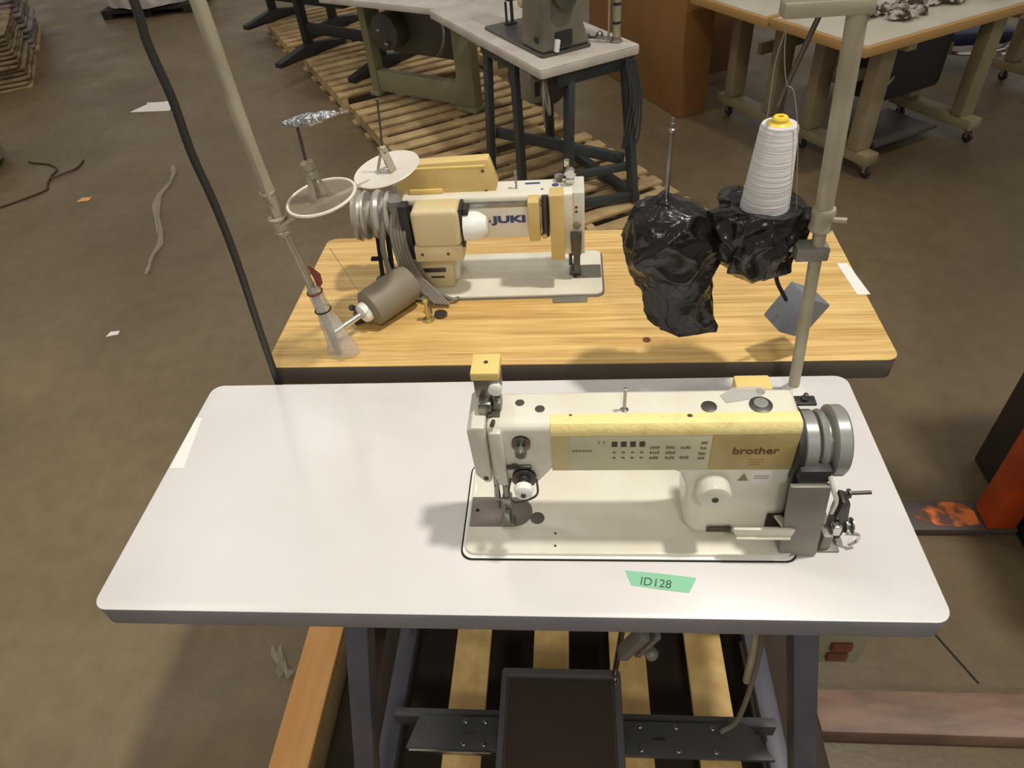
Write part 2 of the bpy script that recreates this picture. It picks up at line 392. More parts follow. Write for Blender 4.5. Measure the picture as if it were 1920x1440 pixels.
# pitman rod and knee lifter under the top
MB().cyl((.215, .20, .857), (.185, .19, .31), .006).build('pitman_rod', 'steel', T)
MB().obox((.212, .15, .53), (.022, .03, .11), (.1, .35, .1), .006).obox((.238, .15, .53), (.012, .02, .10), (.1, .35, .1), .004).ball((.247, .145, .50), .014).build('knee_lifter', 'castgrey', T)
# switch box and cables at the right leg
sw = MB().prism([(.480, .60), (.58, .60), (.585, .857), (.475, .857)], 'xz', .085, .15, .006).build('switch_box', 'olive', T)
for z in (.622, .655):
    MB().box(.520, .553, .078, .086, z, z+.021, .002).build('switch_button', 'switch', sw)
MB().prism(rrect(-.53, -.415, .03, .2, .02), 'xy', .8, .857, .006).build('under_drawer', 'frame', T)
MB().tube([(.43, .15, .857), (.425, .13, .7), (.435, .12, .5), (.43, .11, .3), (.40, .1, .255)], .005).build('power_cable', 'cable', T)
MB().tube([(.41, .16, .857), (.40, .14, .75), (.42, .13, .6), (.425, .12, .45)], .007).build('control_cable', 'galv', T)
# motor hanging under the rear of the table
mo = MB().lathe([(.0, 0), (.05, .002), (.062, .015), (.062, .16), (.05, .18), (0, .182)], (.28, .33, .76), (1, 0, 0), 28).box(.30, .42, .27, .39, .82, .857, .006).build('motor', 'black', T)

# ------------------------------------------------------------------ foreground sewing machine
S = thing('sewing_machine', 'cream lockstitch sewing machine with gold front panel, set in the white table', 'sewing machine', (.18, .18, .9))
MB().prism(rrect(-.0625, .4255, .0875, .2735, .018), 'xy', .900, .9022, .0005).build('gasket', 'rubber', S)
MB().prism(rrect(-.060, .423, .0895, .2715, .017), 'xy', .9006, .9032, .0005).build('bed_surround', 'whitepl', S)
MB().prism(rrect(-.0555, .420, .0945, .268, .015), 'xy', .9008, .9085, .002).build('bed', 'cream', S)
npl = MB().prism([(-.053, .142), (.015, .142)]+[(.015+.028*sin(radians(a)), .17-.028*cos(radians(a))) for a in range(0, 181, 15)]+[(-.053, .198)], 'xy', .9084, .9094, .0003).build('slide_plate', 'plate', S)
MB().lathe([(.003, 0), (.003, .0004), (0, .0004)], (-.043, .172, .9094), seg=12).build('screw', 'rubber', npl)
MB().box(.008, .012, .152, .178, .9094, .9097).box(-.002, .002, .152, .172, .9094, .9097).build('feed_slot', 'dsteel', npl)
MB().lathe([(.011, 0), (.011, .0005), (.007, .0007), (0, .0007)], (.051, .158, .9084), seg=24).build('bed_screw', 'dsteel', S)
MB().cyl((.079, .130, .9084), (.079, .130, .9088), .002).cyl((.079, .108, .9084), (.079, .108, .9088), .002).build('bed_pin_hole', 'ink', S)
XF = lambda v: V((v.x, v.y-.018, .905+(v.z-.905)*1.085 if v.z > .905 else v.z))
# arm + column in one casting
arc = [(.300+.034*cos(radians(a)), .940+.034*sin(radians(a))) for a in range(180, 250, 14)]
body = [(-.004, 1.122), (-.004, 1.045), (.0, 1.014), (.058, 1.012), (.082, 1.044), (.232, 1.042), (.252, 1.032), (.262, 1.005)]+[(.264, .96)]+arc+[(.296, .908), (.408, .908), (.402, 1.0), (.395, 1.122)]
MB().prism(body, 'xz', .148, .216, .009, 3).build('arm', 'cream', S)
# face plate at the needle end
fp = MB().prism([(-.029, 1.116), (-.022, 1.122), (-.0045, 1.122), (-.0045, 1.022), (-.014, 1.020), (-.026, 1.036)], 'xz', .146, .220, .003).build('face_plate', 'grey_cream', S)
MB().lathe([(.0035, 0), (.0035, .0006), (0, .0006)], (-.012, .1458, 1.03), (0, -1, 0), 12).build('screw', 'ink', fp)
# take-up lever cover (raised ridge) and lever
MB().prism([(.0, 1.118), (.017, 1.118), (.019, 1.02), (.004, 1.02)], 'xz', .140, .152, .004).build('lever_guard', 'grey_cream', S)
MB().box(-.002, .014, .165, .180, 1.1205, 1.1235, .001).cyl((.006, .16, 1.12), (.006, .145, 1.128), .003).build('take_up_lever', 'ink', S)
# front panel of the arm
P = MB().prism([(.1462, 1.044), (.1462, 1.106), (.1478, 1.1068), (.16, 1.1068), (.16, 1.044)], 'yz', .080, .392, .0006).build('side_panel', 'panel', S)
MB().prism([(.1458, 1.107), (.1458, 1.112), (.1475, 1.1185), (.1515, 1.1228), (.1545, 1.1232), (.17, 1.1225), (.17, 1.107)], 'yz', .080, .393, .001).build('panel_trim', 'panelstrip', S)
MB().box(.286, .3925, .1452, .1470, 1.046, 1.1062, .0006).build('brand_plate', 'paneltan', P)
sh = MB().box(.104, .285, .1454, .1470, 1.047, 1.1055, .0004).build('print_sheet', 'sheet', P)
text('brother', 'brand_lettering', 'ink3', P, (.3125, .1448, 1.0745), .0165, sx=1.12, bold=.0002)
MB().box(.335, .354, .1446, .1452, 1.0635, 1.0645).box(.335, .356, .1446, .1452, 1.059, 1.060).box(.335, .351, .1446, .1452, 1.0545, 1.0555).build('small_print', 'orangeink', P)
bl = MB()
for i in range(4):
    x = .1585+i*.0118; bl.box(x, x+.0072, .1448, .1455, 1.0885, 1.0975)
bl.build('digit_display', 'ink', sh)
g = MB(); rr = random.Random(3)
for i in range(4):
    for z in (1.077, 1.067): x = .160+i*.0118; g.box(x, x+.004, .1449, .1455, z, z+.0028)
for (x0, z0, w) in ((.208, 1.0845, .013), (.208, 1.0755, .013), (.208, 1.066, .012), (.2285, 1.0845, .012), (.2285, 1.075, .013), (.2285, 1.066, .012),
                    (.247, 1.084, .013), (.247, 1.066, .012), (.272, 1.092, .008), (.272, 1.083, .008), (.2705, 1.073, .009), (.2705, 1.065, .009)):
    n = 4
    for k in range(n):
        g.box(x0+k*w/n, x0+(k+.72)*w/n, .1449, .1455, z0, z0+rr.uniform(.003, .0052))
for k in range(6): g.box(.107+k*.0045, .107+k*.0045+.0034, .1449, .1455, 1.080, 1.0825)
for k in range(2): g.box(.141+k*.007, .1425+k*.007, .1449, .1455, 1.094, 1.0985)
g.build('printed_symbols', 'ink2', sh)
# warning sticker
ws = MB().box(.345, .372, .1472, .1482, 1.018, 1.040, .0003).build('warning_sticker', 'paper', S)
MB().prism([(.328, 1.022), (.342, 1.022), (.335, 1.036)], 'xz', .1472, .1482).build('warning_triangle', 'green', S)
MB().box(.348, .368, .1468, .1473, 1.031, 1.0318).box(.348, .368, .1468, .1473, 1.027, 1.0278).build('sticker_print', 'ink2', ws)
# stitch length dial
dl = MB().lathe([(.0215, 0), (.0225, .002), (.0225, .024), (.020, .0275), (.014, .029), (0, .029)], (.2955, .149, 1.016), (0, -1, 0), 40).build('stitch_dial', 'cream', S)
MB().lathe([(.0045, 0), (.0045, .0008), (0, .0008)], (.2955, .1198, 1.016), (0, -1, 0), 16).build('dial_screw', 'ink', dl)
XF = None
# reverse lever with slots
MB().box(.299, .334, .1262, .1282, .919, .930, .0005).build('lever_label', 'ink', S)
MB().box(.379, .402, .1262, .1282, .932, .962, .001).build('lever_slot', 'rubber', S)
lv = MB().bar((.392, .130, .957), (.404, .096, .960), .010, .006, .002).prism([(.326, .963), (.333, .952), (.405, .951), (.409, .968), (.400, .970), (.326, .970)], 'xz', .094, .099, .002)
lv.box(.331, .404, .090, .0945, .9515, .9545, .001).build('reverse_lever', 'cream', S)
XF = lambda v: V((v.x, v.y-.018, .905+(v.z-.905)*1.085 if v.z > .905 else v.z))
# top details
for n_, (x, y, r, m) in enumerate(((.039, .192, .0062, 'ink'), (.066, .180, .0065, 'ink'), (.257, .163, .0052, 'ink'), (.352, .207, .006, 'ink'), (.106, .167, .0025, 'ink'), (.335, .160, .002, 'ink'))):
    MB().lathe([(r, 0), (r, .0004), (r*.6, .0009), (0, .0009)], (x, y, 1.122), seg=20).build('plug', m, S)
w_ = MB().lathe([(.0145, 0), (.0145, .0012), (.012, .002), (0, .0026)], (.348, .182, 1.122), seg=28).build('oil_window', 'dsteel', S)
MB().lathe([(.009, 0), (.009, .001), (0, .0025)], (.348, .183, 1.1243), seg=24).build('glass_dome', 'wheel', w_)
w2 = MB().lathe([(.010, 0), (.010, .001), (.008, .0016), (0, .0018)], (.283, .180, 1.122), seg=24).build('oil_cap', 'dsteel', S)
MB().lathe([(.0055, 0), (.003, .0015), (.0022, .002), (.0022, .030), (.0028, .031), (.0028, .034), (0, .035)], (.1755, .177, 1.122), seg=14).build('thread_pin', 'steel', S)
# tension assembly on the face
ta = MB().cyl((.041, .150, 1.096), (.041, .124, 1.096), .003)
ta.lathe([(.003, 0), (.0125, .0012), (.0125, .002), (.004, .0035), (.0125, .005), (.0125, .0058), (.003, .007)], (.041, .1475, 1.096), (0, -1, 0), 28)
ta.lathe([(.006, 0), (.008, .002), (.008, .009), (.006, .011), (0, .011)], (.041, .138, 1.092), (0, -1, 0), 20)
ta.build('upper_tensioner', 'steel', S)
lt = MB().lathe([(.014, 0), (.0165, .001), (.0165, .0025), (.006, .004), (.0165, .006), (.0165, .0075), (.005, .009)], (.041, .147, 1.034), (0, -1, 0), 30)
for k in range(4): lt.ring((.041, .137-k*.003, 1.034), (0, 1, 0), .0085-.0005*k, .0011, 24, 6)
lt.build('tension_discs', 'dsteel', S)
kn = MB().lathe([(.0125, 0), (.0135, .002), (.012, .010), (.008, .0125), (0, .0128)], (.041, .128, 1.031), (0, -1, 0), 30).build('tension_knob', 'whitepl', S)
MB().lathe([(.0035, 0), (.0035, .002), (0, .002)], (.041, .1152, 1.031), (0, -1, 0), 14).build('knob_nut', 'dsteel', kn)
MB().box(.018, .052, .143, .148, 1.048, 1.055, .002).ring((.03, .141, 1.058), (0, 1, 0), .005, .001, 20, 6).build('thread_guide', 'dsteel', S)
MB().tube([(.022, .145, 1.03), (.018, .140, 1.012), (.020, .142, .99), (.030, .142, .985), (.056, .142, 1.0), (.058, .143, 1.03)], .0016).build('check_spring', 'dsteel', S)
# needle bar, presser bar and foot
MB().cyl((-.005, .178, 1.02), (-.005, .178, .955), .004).cyl((-.005, .178, .955), (-.005, .178, .93), .0025, .0018).build('needle_bar', 'steel', S)
pb = MB().cyl((.008, .176, 1.02), (.008, .176, .935), .0045).box(.001, .016, .168, .184, .945, .958, .002).build('presser_bar', 'steel', S)
MB().prism([(-.004, .9115), (.018, .9115), (.018, .915), (.012, .918), (.011, .94), (.004, .94), (.003, .918), (-.004, .915)], 'xz', .158, .178, .001).build('presser_foot', 'steel', pb)
MB().tube([(-.002, .150, 1.01), (-.004, .155, .98), (.004, .16, .97), (.014, .158, .972)], .0016).tube([(.014, .15, 1.01), (.018, .155, .98), (.016, .15, .965)], .0016).build('needle_guard', 'steel', S)
# yellow bumper on a bracket above the face
yb = MB().box(-.020, .017, .181, .221, 1.168, 1.180, .002).build('thumb_bumper', 'yellow2', S)
MB().lathe([(.003, 0), (.003, .0005), (0, .0005)], (-.001, .203, 1.180), seg=12).build('screw', 'dsteel', yb)
MB().box(-.018, .016, .185, .216, 1.138, 1.168, .002).box(-.014, .004, .17, .20, 1.120, 1.14, .003).build('bumper_bracket', 'steel', S)
MB().lathe([(.008, 0), (.009, .002), (.009, .007), (.005, .009), (0, .009)], (.010, .185, 1.155), (0, -1, 0), 20).build('clamp_screw', 'whitepl', S)
MB().box(.006, .016, .176, .196, 1.1215, 1.136, .002).build('lever_stop', 'castgrey', S)
# yellow pad taped to the rear edge
MB().box(.325, .372, .217, .245, 1.100, 1.118, .003).build('rear_pad', 'yellow2', S)
MB().prism([(.300, .200), (.318, .214), (.340, .216), (.362, .214), (.352, .196), (.325, .190), (.306, .186)], 'xy', 1.1225, 1.1232).build('clear_tape', 'clear', S)
XF = None
# handwheel and belt guard
def dpoly(cy, cz, r, zb): return [(cy+r*cos(radians(t)), cz+r*sin(radians(t))) for t in range(-20, 201, 10)]+[(cy-r*.95, zb), (cy+r*.95, zb)]
MB().prism(dpoly(.160, 1.080, .046, 1.04), 'yz', .3925, .402, .001).box(.3925, .424, .178, .194, 1.1235, 1.1275, .001).build('belt_guard_plate', 'black', S)
MB().lathe([(.004, 0), (.005, .004), (.003, .007), (.003, .010), (0, .011)], (.410, .186, 1.1275), seg=12).build('guard_stud', 'dsteel', S)
MB().lathe([(.0, 0), (.040, 0), (.0415, .002), (.0415, .016), (.039, .018), (0, .018)], (.4025, .158, 1.080), (1, 0, 0), 48).build('pulley_drum', 'wheel', S)
MB().lathe([(0, 0), (.036, 0), (.040, .002), (.042, .006), (.040, .010), (.034, .012), (.034, .015), (.045, .017), (.0475, .019), (.0475, .033), (.045, .036), (.036, .0365), (.034, .034), (.014, .032), (.012, .038), (0, .038)],
           (.4235, .160, 1.078), (1, 0, 0), 64).build('handwheel', 'wheel', S)
gb = MB().prism([(.398, .905), (.404, .9003), (.446, .9003), (.4500, .905), (.437, 1.056), (.386, 1.056)], 'xz', .098, .106, .002).prism([(.404, .9035), (.446, .9035), (.436, 1.054), (.402, 1.054)], 'xz', .105, .215, .003)
gb.build('belt_cover', 'castgrey', S)
MB().box(.400, .414, .0965, .0985, .9, .906).build('cover_notch', 'black', S)
MB().box(.396, .436, .106, .150, 1.0565, 1.078, .002).build('cover_backing', 'black', S)
MB().tube([(.434, .108, 1.068), (.441, .100, 1.048), (.452, .104, 1.020), (.456, .112, .985)], .003).build('cover_hook', 'cream', S)

# bobbin winder beside the handwheel
W = thing('bobbin_winder', 'small steel bobbin winder on the white table right of the handwheel', 'bobbin winder', (.478, .14, .9))
MB().box(.4545, .484, .105, .185, .9005, .904, .001).box(.456, .470, .107, .13, .904, .935, .002).build('base', 'castgrey', W)
MB().prism([(.475, .904), (.489, .904), (.494, .93), (.486, .985), (.474, .99), (.472, .95)], 'xz', .125, .150, .003).build('arm', 'dsteel', W)
MB().cyl((.482, .150, .978), (.522, .152, .978), .0028).lathe([(.007, 0), (.007, .003), (0, .003)], (.490, .15, .978), (1, 0, 0), 16).build('spindle', 'dsteel', W)
MB().lathe([(.003, 0), (.011, .001), (.011, .003), (.004, .004), (.004, .009), (.011, .010), (.011, .012), (0, .012)], (.488, .128, .935), (1, 0, 0), 24).build('bobbin', 'steel', W)
MB().tube([(.49, .12, .925), (.505, .115, .93), (.508, .115, .915), (.497, .112, .908)], .0025).box(.468, .480, .112, .124, .93, .95, .002).build('trip_latch', 'chrome', W)

# ------------------------------------------------------------------ thread stand of the white table
def pole_x(z): return .499-.072*(z-.9)
TS = thing('thread_stand', 'beige metal thread stand standing at the rear right corner of the white table', 'thread stand', (.499, .444, .9))
MB().tube([(pole_x(z), .444, z) for z in (.901, 1.25)], .0095, 20, False).tube([(pole_x(z), .444, z) for z in (1.24, 1.80)], .0125, 20, False).build('pole', 'galv', TS)
MB().lathe([(.019, 0), (.019, .002), (.014, .006), (.011, .012), (.0098, .013)], (.499, .444, .9005), seg=28).build('base_flange', 'whitepl', TS)
MB().lathe([(.015, 0), (.017, .003), (.015, .012), (.0155, .022), (.017, .03), (.015, .036)], (pole_x(1.245), .444, 1.225), seg=24).cyl((pole_x(1.25)+.01, .438, 1.245), (pole_x(1.25)+.03, .43, 1.247), .004).build('tube_coupling', 'galv', TS)
MB().box(.445, pole_x(1.2)+.016, .430, .462, 1.178, 1.200, .003).build('clamp', 'castgrey', TS)
MB().tube([(.47, .448, 1.188), (.43, .47, 1.188), (.405, .498, 1.188)], .006).tube([(.45, .455, 1.187), (.36, .488, 1.186), (.258, .499, 1.186)], .006).build('spool_arm', 'galv', TS)
for x, m in ((.405, 1.24), (.256, 1.372)):
    MB().lathe([(.0, 0), (.052, 0), (.054, .003), (.02, .005), (.0035, .012), (.003, m-1.192), (.0, m-1.19)], (x, .5, 1.193), seg=28).build('spool_tray', 'steel', TS)
MB().box(.365, .47, .430, .458, 1.518, 1.536, .003).build('guide_bar', 'galv', TS)
MB().cyl((.417, .458, 1.52), (.400, .512, 1.385), .0035).build('guide_rod', 'dsteel', TS)
MB().lathe([(0, 0), (.004, 0), (.005, .004), (.0025, .006), (.0025, .02), (0, .021)], (.256, .5, 1.36), seg=12).build('pin_tip', 'steel', TS)
# cone of thread
CN = thing('thread_cone', 'white cone of thread with yellow core standing in the black bag', 'thread cone', (.4, .5, 1.2))
MB().lathe([(.036, 0), (.0385, .003), (.038, .01), (.0262, .158), (.0240, .161), (.010, .162)], (.405, .5, 1.203), seg=56).build('thread_winding', 'thread', CN)
MB().lathe([(.0165, 0), (.0165, .0012), (.0115, .004), (.0115, .0085), (.0095, .011), (.004, .011), (.004, .006), (0, .006)], (.4045, .5, 1.3635), seg=32).build('core', 'conecore', CN)
st = MB().tube([(.379, .46, 1.502), (.376, .47, 1.46), (.381, .485, 1.41), (.386, .5, 1.375)], .0006, 5).tube([(.379, .46, 1.502), (.383, .462, 1.47), (.395, .47, 1.43), (.408, .475, 1.416), (.425, .478, 1.36), (.438, .48, 1.29), (.449, .482, 1.232)], .0006, 5)
tag(st.build('loose_thread', 'strand'), 'thin pale thread hanging from the guide bar beside the white cone', 'thread')
# black bags
b1 = MB().blob([(.254, .5, 1.270, .003, .003), (.256, .5, 1.255, .020, .02), (.258, .5, 1.238, .044, .042), (.264, .5, 1.215, .064, .056), (.267, .5, 1.185, .074, .058), (.269, .5, 1.150, .070, .050), (.280, .498, 1.11, .058, .040),
                (.288, .497, 1.075, .054, .030), (.296, .496, 1.045, .056, .024), (.308, .495, 1.015, .053, .018), (.330, .494, .998, .034, .010)], fold=.07, nf=5, seed=1.3, jit=.005, ns=14, ridge=.009, seg=150, sub=12)
bo1 = b1.build('plastic_bag', 'bag', ang=80); tag(bo1, 'black plastic bag draped over the left spool pin, its end hanging low', 'bag')
b2 = MB().blob([(.405, .5, 1.238, .042, .042), (.405, .5, 1.245, .056, .054), (.402, .5, 1.232, .070, .062), (.398, .5, 1.205, .072, .062), (.400, .5, 1.17, .062, .056), (.405, .5, 1.135, .052, .046), (.405, .5, 1.115, .030, .028), (.405, .5, 1.112, .004, .004)],
               fold=.12, nf=7, seed=5.1, jit=.006, ns=16, ridge=.011, seg=150, sub=12)
b2.blob([(.452, .488, 1.228, .006, .008), (.462, .484, 1.222, .012, .012), (.458, .486, 1.19, .014, .016), (.448, .49, 1.165, .008, .01)], seg=20, fold=.2, nf=4, seed=2, jit=.004)
bo2 = b2.build('plastic_bag', 'bag', ang=80); tag(bo2, 'crumpled black plastic bag wrapped around the base of the white cone', 'bag')
# grey box hanging on a cord
GB = thing('hanging_box', 'grey square box hanging on a short cord over the oak table', 'box', (.51, .545, 1.0))
MB().obox((.510, .548, 1.0), (.066, .052, .078), (radians(6), radians(32), radians(26)), .003).build('housing', 'boxgrey', GB)
MB().tube([(.440, .500, 1.125), (.452, .508, 1.09), (.468, .522, 1.06), (.482, .532, 1.035)], .0035).build('cord', 'rubber', GB)

# green tape with handwriting + white stickers
GT = thing('masking_tape', 'strip of green tape with handwriting stuck on the white tabletop', 'tape', (.22, .06, .9))
MB().prism([(.1795, .0725), (.1869, .0486), (.2278, .0425), (.2653, .038), (.2786, .0616), (.2303, .0679)][::-1], 'xy', .9002, .9006).build('tape_strip', 'tape', GT)
text('ID128', 'handwriting', 'greenink', GT, (.198, .0500, .9007), .0185, rot=(0, 0, radians(-7.5)), ext=.0002, sx=.95, shear=.1)
tag(MB().prism([(-.598, .268), (-.572, .268), (-.588, .392), (-.600, .392)], 'xy', .9002, .9006).build('sticker', 'paper'), 'white paper sticker on the left edge of the white table', 'sticker')
tag(MB().prism([(.690, .720), (.716, .720), (.704, .838), (.682, .838)], 'xy', .9052, .9056).build('sticker', 'paper'), 'white paper sticker on the right edge of the oak table', 'sticker')

# ------------------------------------------------------------------ oak sewing table
O = thing('sewing_table', 'oak laminate sewing table with dark edge behind the white one', 'table', (.1, .77, 0), -.0093)
MB().prism(rrect(-.608, .608, -.2475, .2445, .022), 'xy', .8585, .9025, .001).build('tabletop_edge', 'bedge', O, local=True)
MB().prism(rrect(-.6085, .6085, -.248, .245, .022), 'xy', .9026, .905, .0007).build('tabletop', 'oak', O, local=True)
stand(O, -.3, .52, .66, .94)
MB().box(-.32, .55, .78, .80, .20, .26, .002).build('crossbar', 'xbar', O)
MB().lathe([(.008, 0), (.008, .0008), (.006, .0004), (0, .0004)], (.253, .589, .905), seg=16).build('plug', 'switch', O)

# ------------------------------------------------------------------ rear sewing machine
Z2 = .0045
S2 = thing('sewing_machine', 'white and yellow sewing machine seen from behind on the oak table', 'sewing machine', (0, .83, .905))
MB().prism(rrect(-.300, .1775, .7385, .9185, .018), 'xy', .905, .9064, .0004).build('gasket', 'bedge', S2)
MB().prism(rrect(-.296, .1735, .7425, .9145, .016), 'xy', .9058, .9125, .002).build('bed', 'cream', S2)
MB().prism(rrect(.110, .172, .800, .852, .003), 'xy', .9122, .9134, .0003).build('slide_plate', 'plate', S2)
MB().prism(rrect(.066, .140, .720, .739, .004), 'xy', .9052, .908, .001).build('hinge_plate', 'castgrey', S2)
MB().prism([(.132, 1.116), (.132, .985), (.125, .972), (.082, .972), (.07, 1.018), (-.11, 1.018), (-.138, 1.0), (-.142, .9125), (-.262, .9125), (-.262, 1.116)], 'xz', .802, .872, .007, 3).build('arm', 'cream', S2)
MB().box(-.258, .060, .7985, .8025, 1.092, 1.105, .001).build('arm_trim', 'steel', S2)
text('JUKI', 'brand_lettering', 'blue', S2, (-.054, .8012, 1.056), .021, sx=1.75, bold=.0010)
MB().prism([(-.064, 1.058), (-.058, 1.058), (-.061, 1.064)], 'xz', .8008, .8016).build('brand_mark', 'blue', S2)
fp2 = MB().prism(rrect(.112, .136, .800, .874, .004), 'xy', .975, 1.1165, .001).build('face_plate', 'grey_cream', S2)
MB().lathe([(.003, 0), (.003, .0006), (0, .0006)], (.119, .7998, 1.085), (0, -1, 0), 12).lathe([(.003, 0), (.003, .0006), (0, .0006)], (.119, .7998, 1.075), (0, -1, 0), 12).build('screw', 'ink', fp2)
MB().lathe([(.008, 0), (.008, .004), (.005, .006), (0, .006)], (.12, .80, 1.045), (0, -1, 0), 16).build('lifter_knob', 'castgrey', S2)
MB().prism([(.108, .975), (.128, .975), (.130, 1.03), (.106, 1.03)], 'xz', .792, .80, .002).box(.112, .126, .80, .83, .93, .976, .002).build('presser_lifter', 'dsteel', S2)
MB().cyl((.118, .83, .975), (.118, .83, .925), .004).cyl((.105, .83, .975), (.105, .83, .93), .0035).prism([(.102, .9145), (.128, .9145), (.126, .925), (.108, .927)], 'xz', .81, .84, .001).build('presser_foot', 'dsteel', S2)
# top fittings
MB().cyl((-.003, .832, 1.116), (-.003, .832, 1.150), .0022).lathe([(.004, 0), (.004, .007), (0, .008)], (-.003, .832, 1.148), seg=12).build('thread_pin', 'steel', S2)
MB().lathe([(.006, 0), (.006, .006), (.010, .008), (.010, .012), (0, .014)], (.085, .858, 1.116), seg=18).build('pressure_screw', 'castgrey', S2)
MB().box(.098, .116, .838, .860, 1.116, 1.132, .002).lathe([(.010, 0), (.012, .003), (.012, .010), (.009, .013), (0, .013)], (.108, .842, 1.143), (0, -1, 0), 22).lathe([(.006, 0), (.006, .012), (0, .013)], (.101, .85, 1.152), seg=14).build('tension_post', 'chrome', S2)
MB().box(.014, .045, .848, .855, 1.116, 1.1166).build('top_print', 'blue', S2)
MB().lathe([(.0075, 0), (.0075, .0006), (0, .0006)], (.077, .840, 1.116), seg=16).lathe([(.005, 0), (.005, .0006), (0, .0006)], (.078, .824, 1.116), seg=16).lathe([(.003, 0), (.003, .0006), (0, .0006)], (.05, .824, 1.116), seg=16).build('oil_cap', 'blue', S2)
# yellow rear cover (tilted box) and solenoid covers
cv = MB().prism([(-.253, 1.112), (-.250, 1.179), (-.055, 1.184), (-.040, 1.130), (-.047, 1.108), (-.10, 1.102), (-.253, 1.106)], 'xz', .826, .856, .003).build('control_cover', 'yellow', S2)
MB().box(-.248, -.062, .823, .828, 1.168, 1.173, .002).box(-.225, -.155, .821, .828, 1.115, 1.127, .003).build('cover_ridge', 'yellow2', cv)
MB().lathe([(.0035, 0), (.0035, .0006), (0, .0006)], (-.068, .8258, 1.160), (0, -1, 0), 12).lathe([(.0035, 0), (.0035, .0006), (0, .0006)], (-.065, .8258, 1.116), (0, -1, 0), 12).build('screw', 'ink3', cv)
MB().box(.022, .045, .765, .80, 1.030, 1.118, .002).build('solenoid_cover', 'yellow', S2)
MB().box(.066, .094, .762, .80, .985, 1.132, .002).build('solenoid_cover', 'yellow', S2)
MB().cyl((.056, .800, 1.115), (.056, .785, 1.03), .007).lathe([(.006, 0), (.007, .003), (0, .005)], (.053, .785, 1.035), (0, -1, 0), 14).build('solenoid_link', 'dsteel', S2)
MB().lathe([(.005, 0), (.006, .003), (0, .005)], (.053, .782, 1.033), (0, -1, 0), 14).build('brass_nut', 'brass', S2)
# side motor with white knob
mt = MB().prism(rrect(-.214, -.116, 1.036, 1.118, .012), 'xz', .744, .802, .008, 3).build('side_motor', 'beige', S2)
MB().box(-.2185, -.1165, .748, .802, 1.0, 1.036, .003).build('motor_bracket', 'beige', mt)
MB().lathe([(.0035, 0), (.0035, .0006), (0, .0006)], (-.203, .7478, 1.018), (0, -1, 0), 12).lathe([(.0035, 0), (.0035, .0006), (0, .0006)], (-.148, .7478, 1.018), (0, -1, 0), 12).build('screw', 'ink3', mt)
MB().box(-.117, -.110, .752, .80, 1.03, 1.115, .002).box(-.11, -.098, .76, .79, 1.098, 1.112, .002).build('motor_flange', 'black', S2)
MB().lathe([(.030, 0), (.030, .020), (.027, .032), (.018, .046), (.012, .048), (0, .048)], (-.110, .772, 1.068), (1, 0, 0), 36).build('motor_knob', 'whitepl', S2)
# column details
MB().box(-.238, -.15, .7785, .802, .913, .998, .004).build('column_cover', 'beige', S2)
MB().box(-.215, -.165, .7765, .779, .955, .965, .0005).box(-.2, -.17, .7765, .779, .940, .944, .0005).build('nameplate', 'dsteel', S2)
# pulleys at the left end
MB().lathe([(0, 0), (.040, 0), (.052, .003), (.054, .010), (.046, .014), (.044, .020), (.052, .024), (.050, .028), (.030, .030), (.030, .042), (.050, .046), (.053, .052), (.050, .060), (.036, .062), (.036, .070), (.048, .073), (.048, .082), (0, .084)],
           (-.352, .83, 1.070), (1, 0, 0), 56).build('handwheel', 'pulley', S2)
MB().prism(rrect(-.270, -.238, .79, .88, .01), 'xy', 1.0, 1.118, .003).build('belt_guard', 'castgrey', S2)
MB().box(-.245, -.225, .775, .802, .99, 1.115, .002).build('guard_strip', 'black', S2)
MB().bar((-.315, .83, 1.03), (-.318, .80, .912), .007, .010).bar((-.292, .83, 1.03), (-.294, .80, .912), .009, .010).box(-.33, -.305, .79, .80, .98, .986).build('drive_belt', 'rubber', S2)
cb = MB()
for k in range(5):
    dx = k*.007
    cb.tube([(-.262+dx, .80, 1.10), (-.268+dx, .775, 1.05), (-.262+dx, .765, 1.0), (-.252+dx*1.1, .755, .965), (-.215+dx, .735, .935), (-.185+dx, .715, .915-.001*k)], .0042, 8)
cb.tube([(-.28, .80, 1.10), (-.29, .77, 1.03), (-.285, .76, .97), (-.275, .75, .915)], .006).tube([(-.24, .79, 1.0), (-.19, .75, .93), (-.15, .73, .915), (-.14, .74, .912)], .004)
cb.build('cable_bundle', 'cable', S2)
MB().obox((-.262, .772, .938), (.055, .03, .06), (.1, .2, .3), .006).ball((-.31, .80, .925), .018, (1.3, 1, .7)).obox((-.29, .76, .925), (.04, .025, .03), (.4, .2, .8), .003).build('belt_tensioner', 'dsteel', S2)

# small brass thread guide standing on the oak top
BG = thing('thread_guide', 'small brass post with a round foot on the oak table', 'thread guide', (-.196, .672, .905))
MB().lathe([(.013, 0), (.013, .002), (.005, .003), (.004, .042), (.006, .045), (.006, .052), (0, .054)], (-.196, .672, .9055), seg=18).build('post', 'brass', BG)
MB().bar((-.19, .682, .912), (-.196, .70, .945), .004, .003).lathe([(.013, 0), (.014, .002), (.014, .006), (0, .007)], (-.172, .686, .9055), (.1, .1, 1), 20).build('disc', 'dsteel', BG)

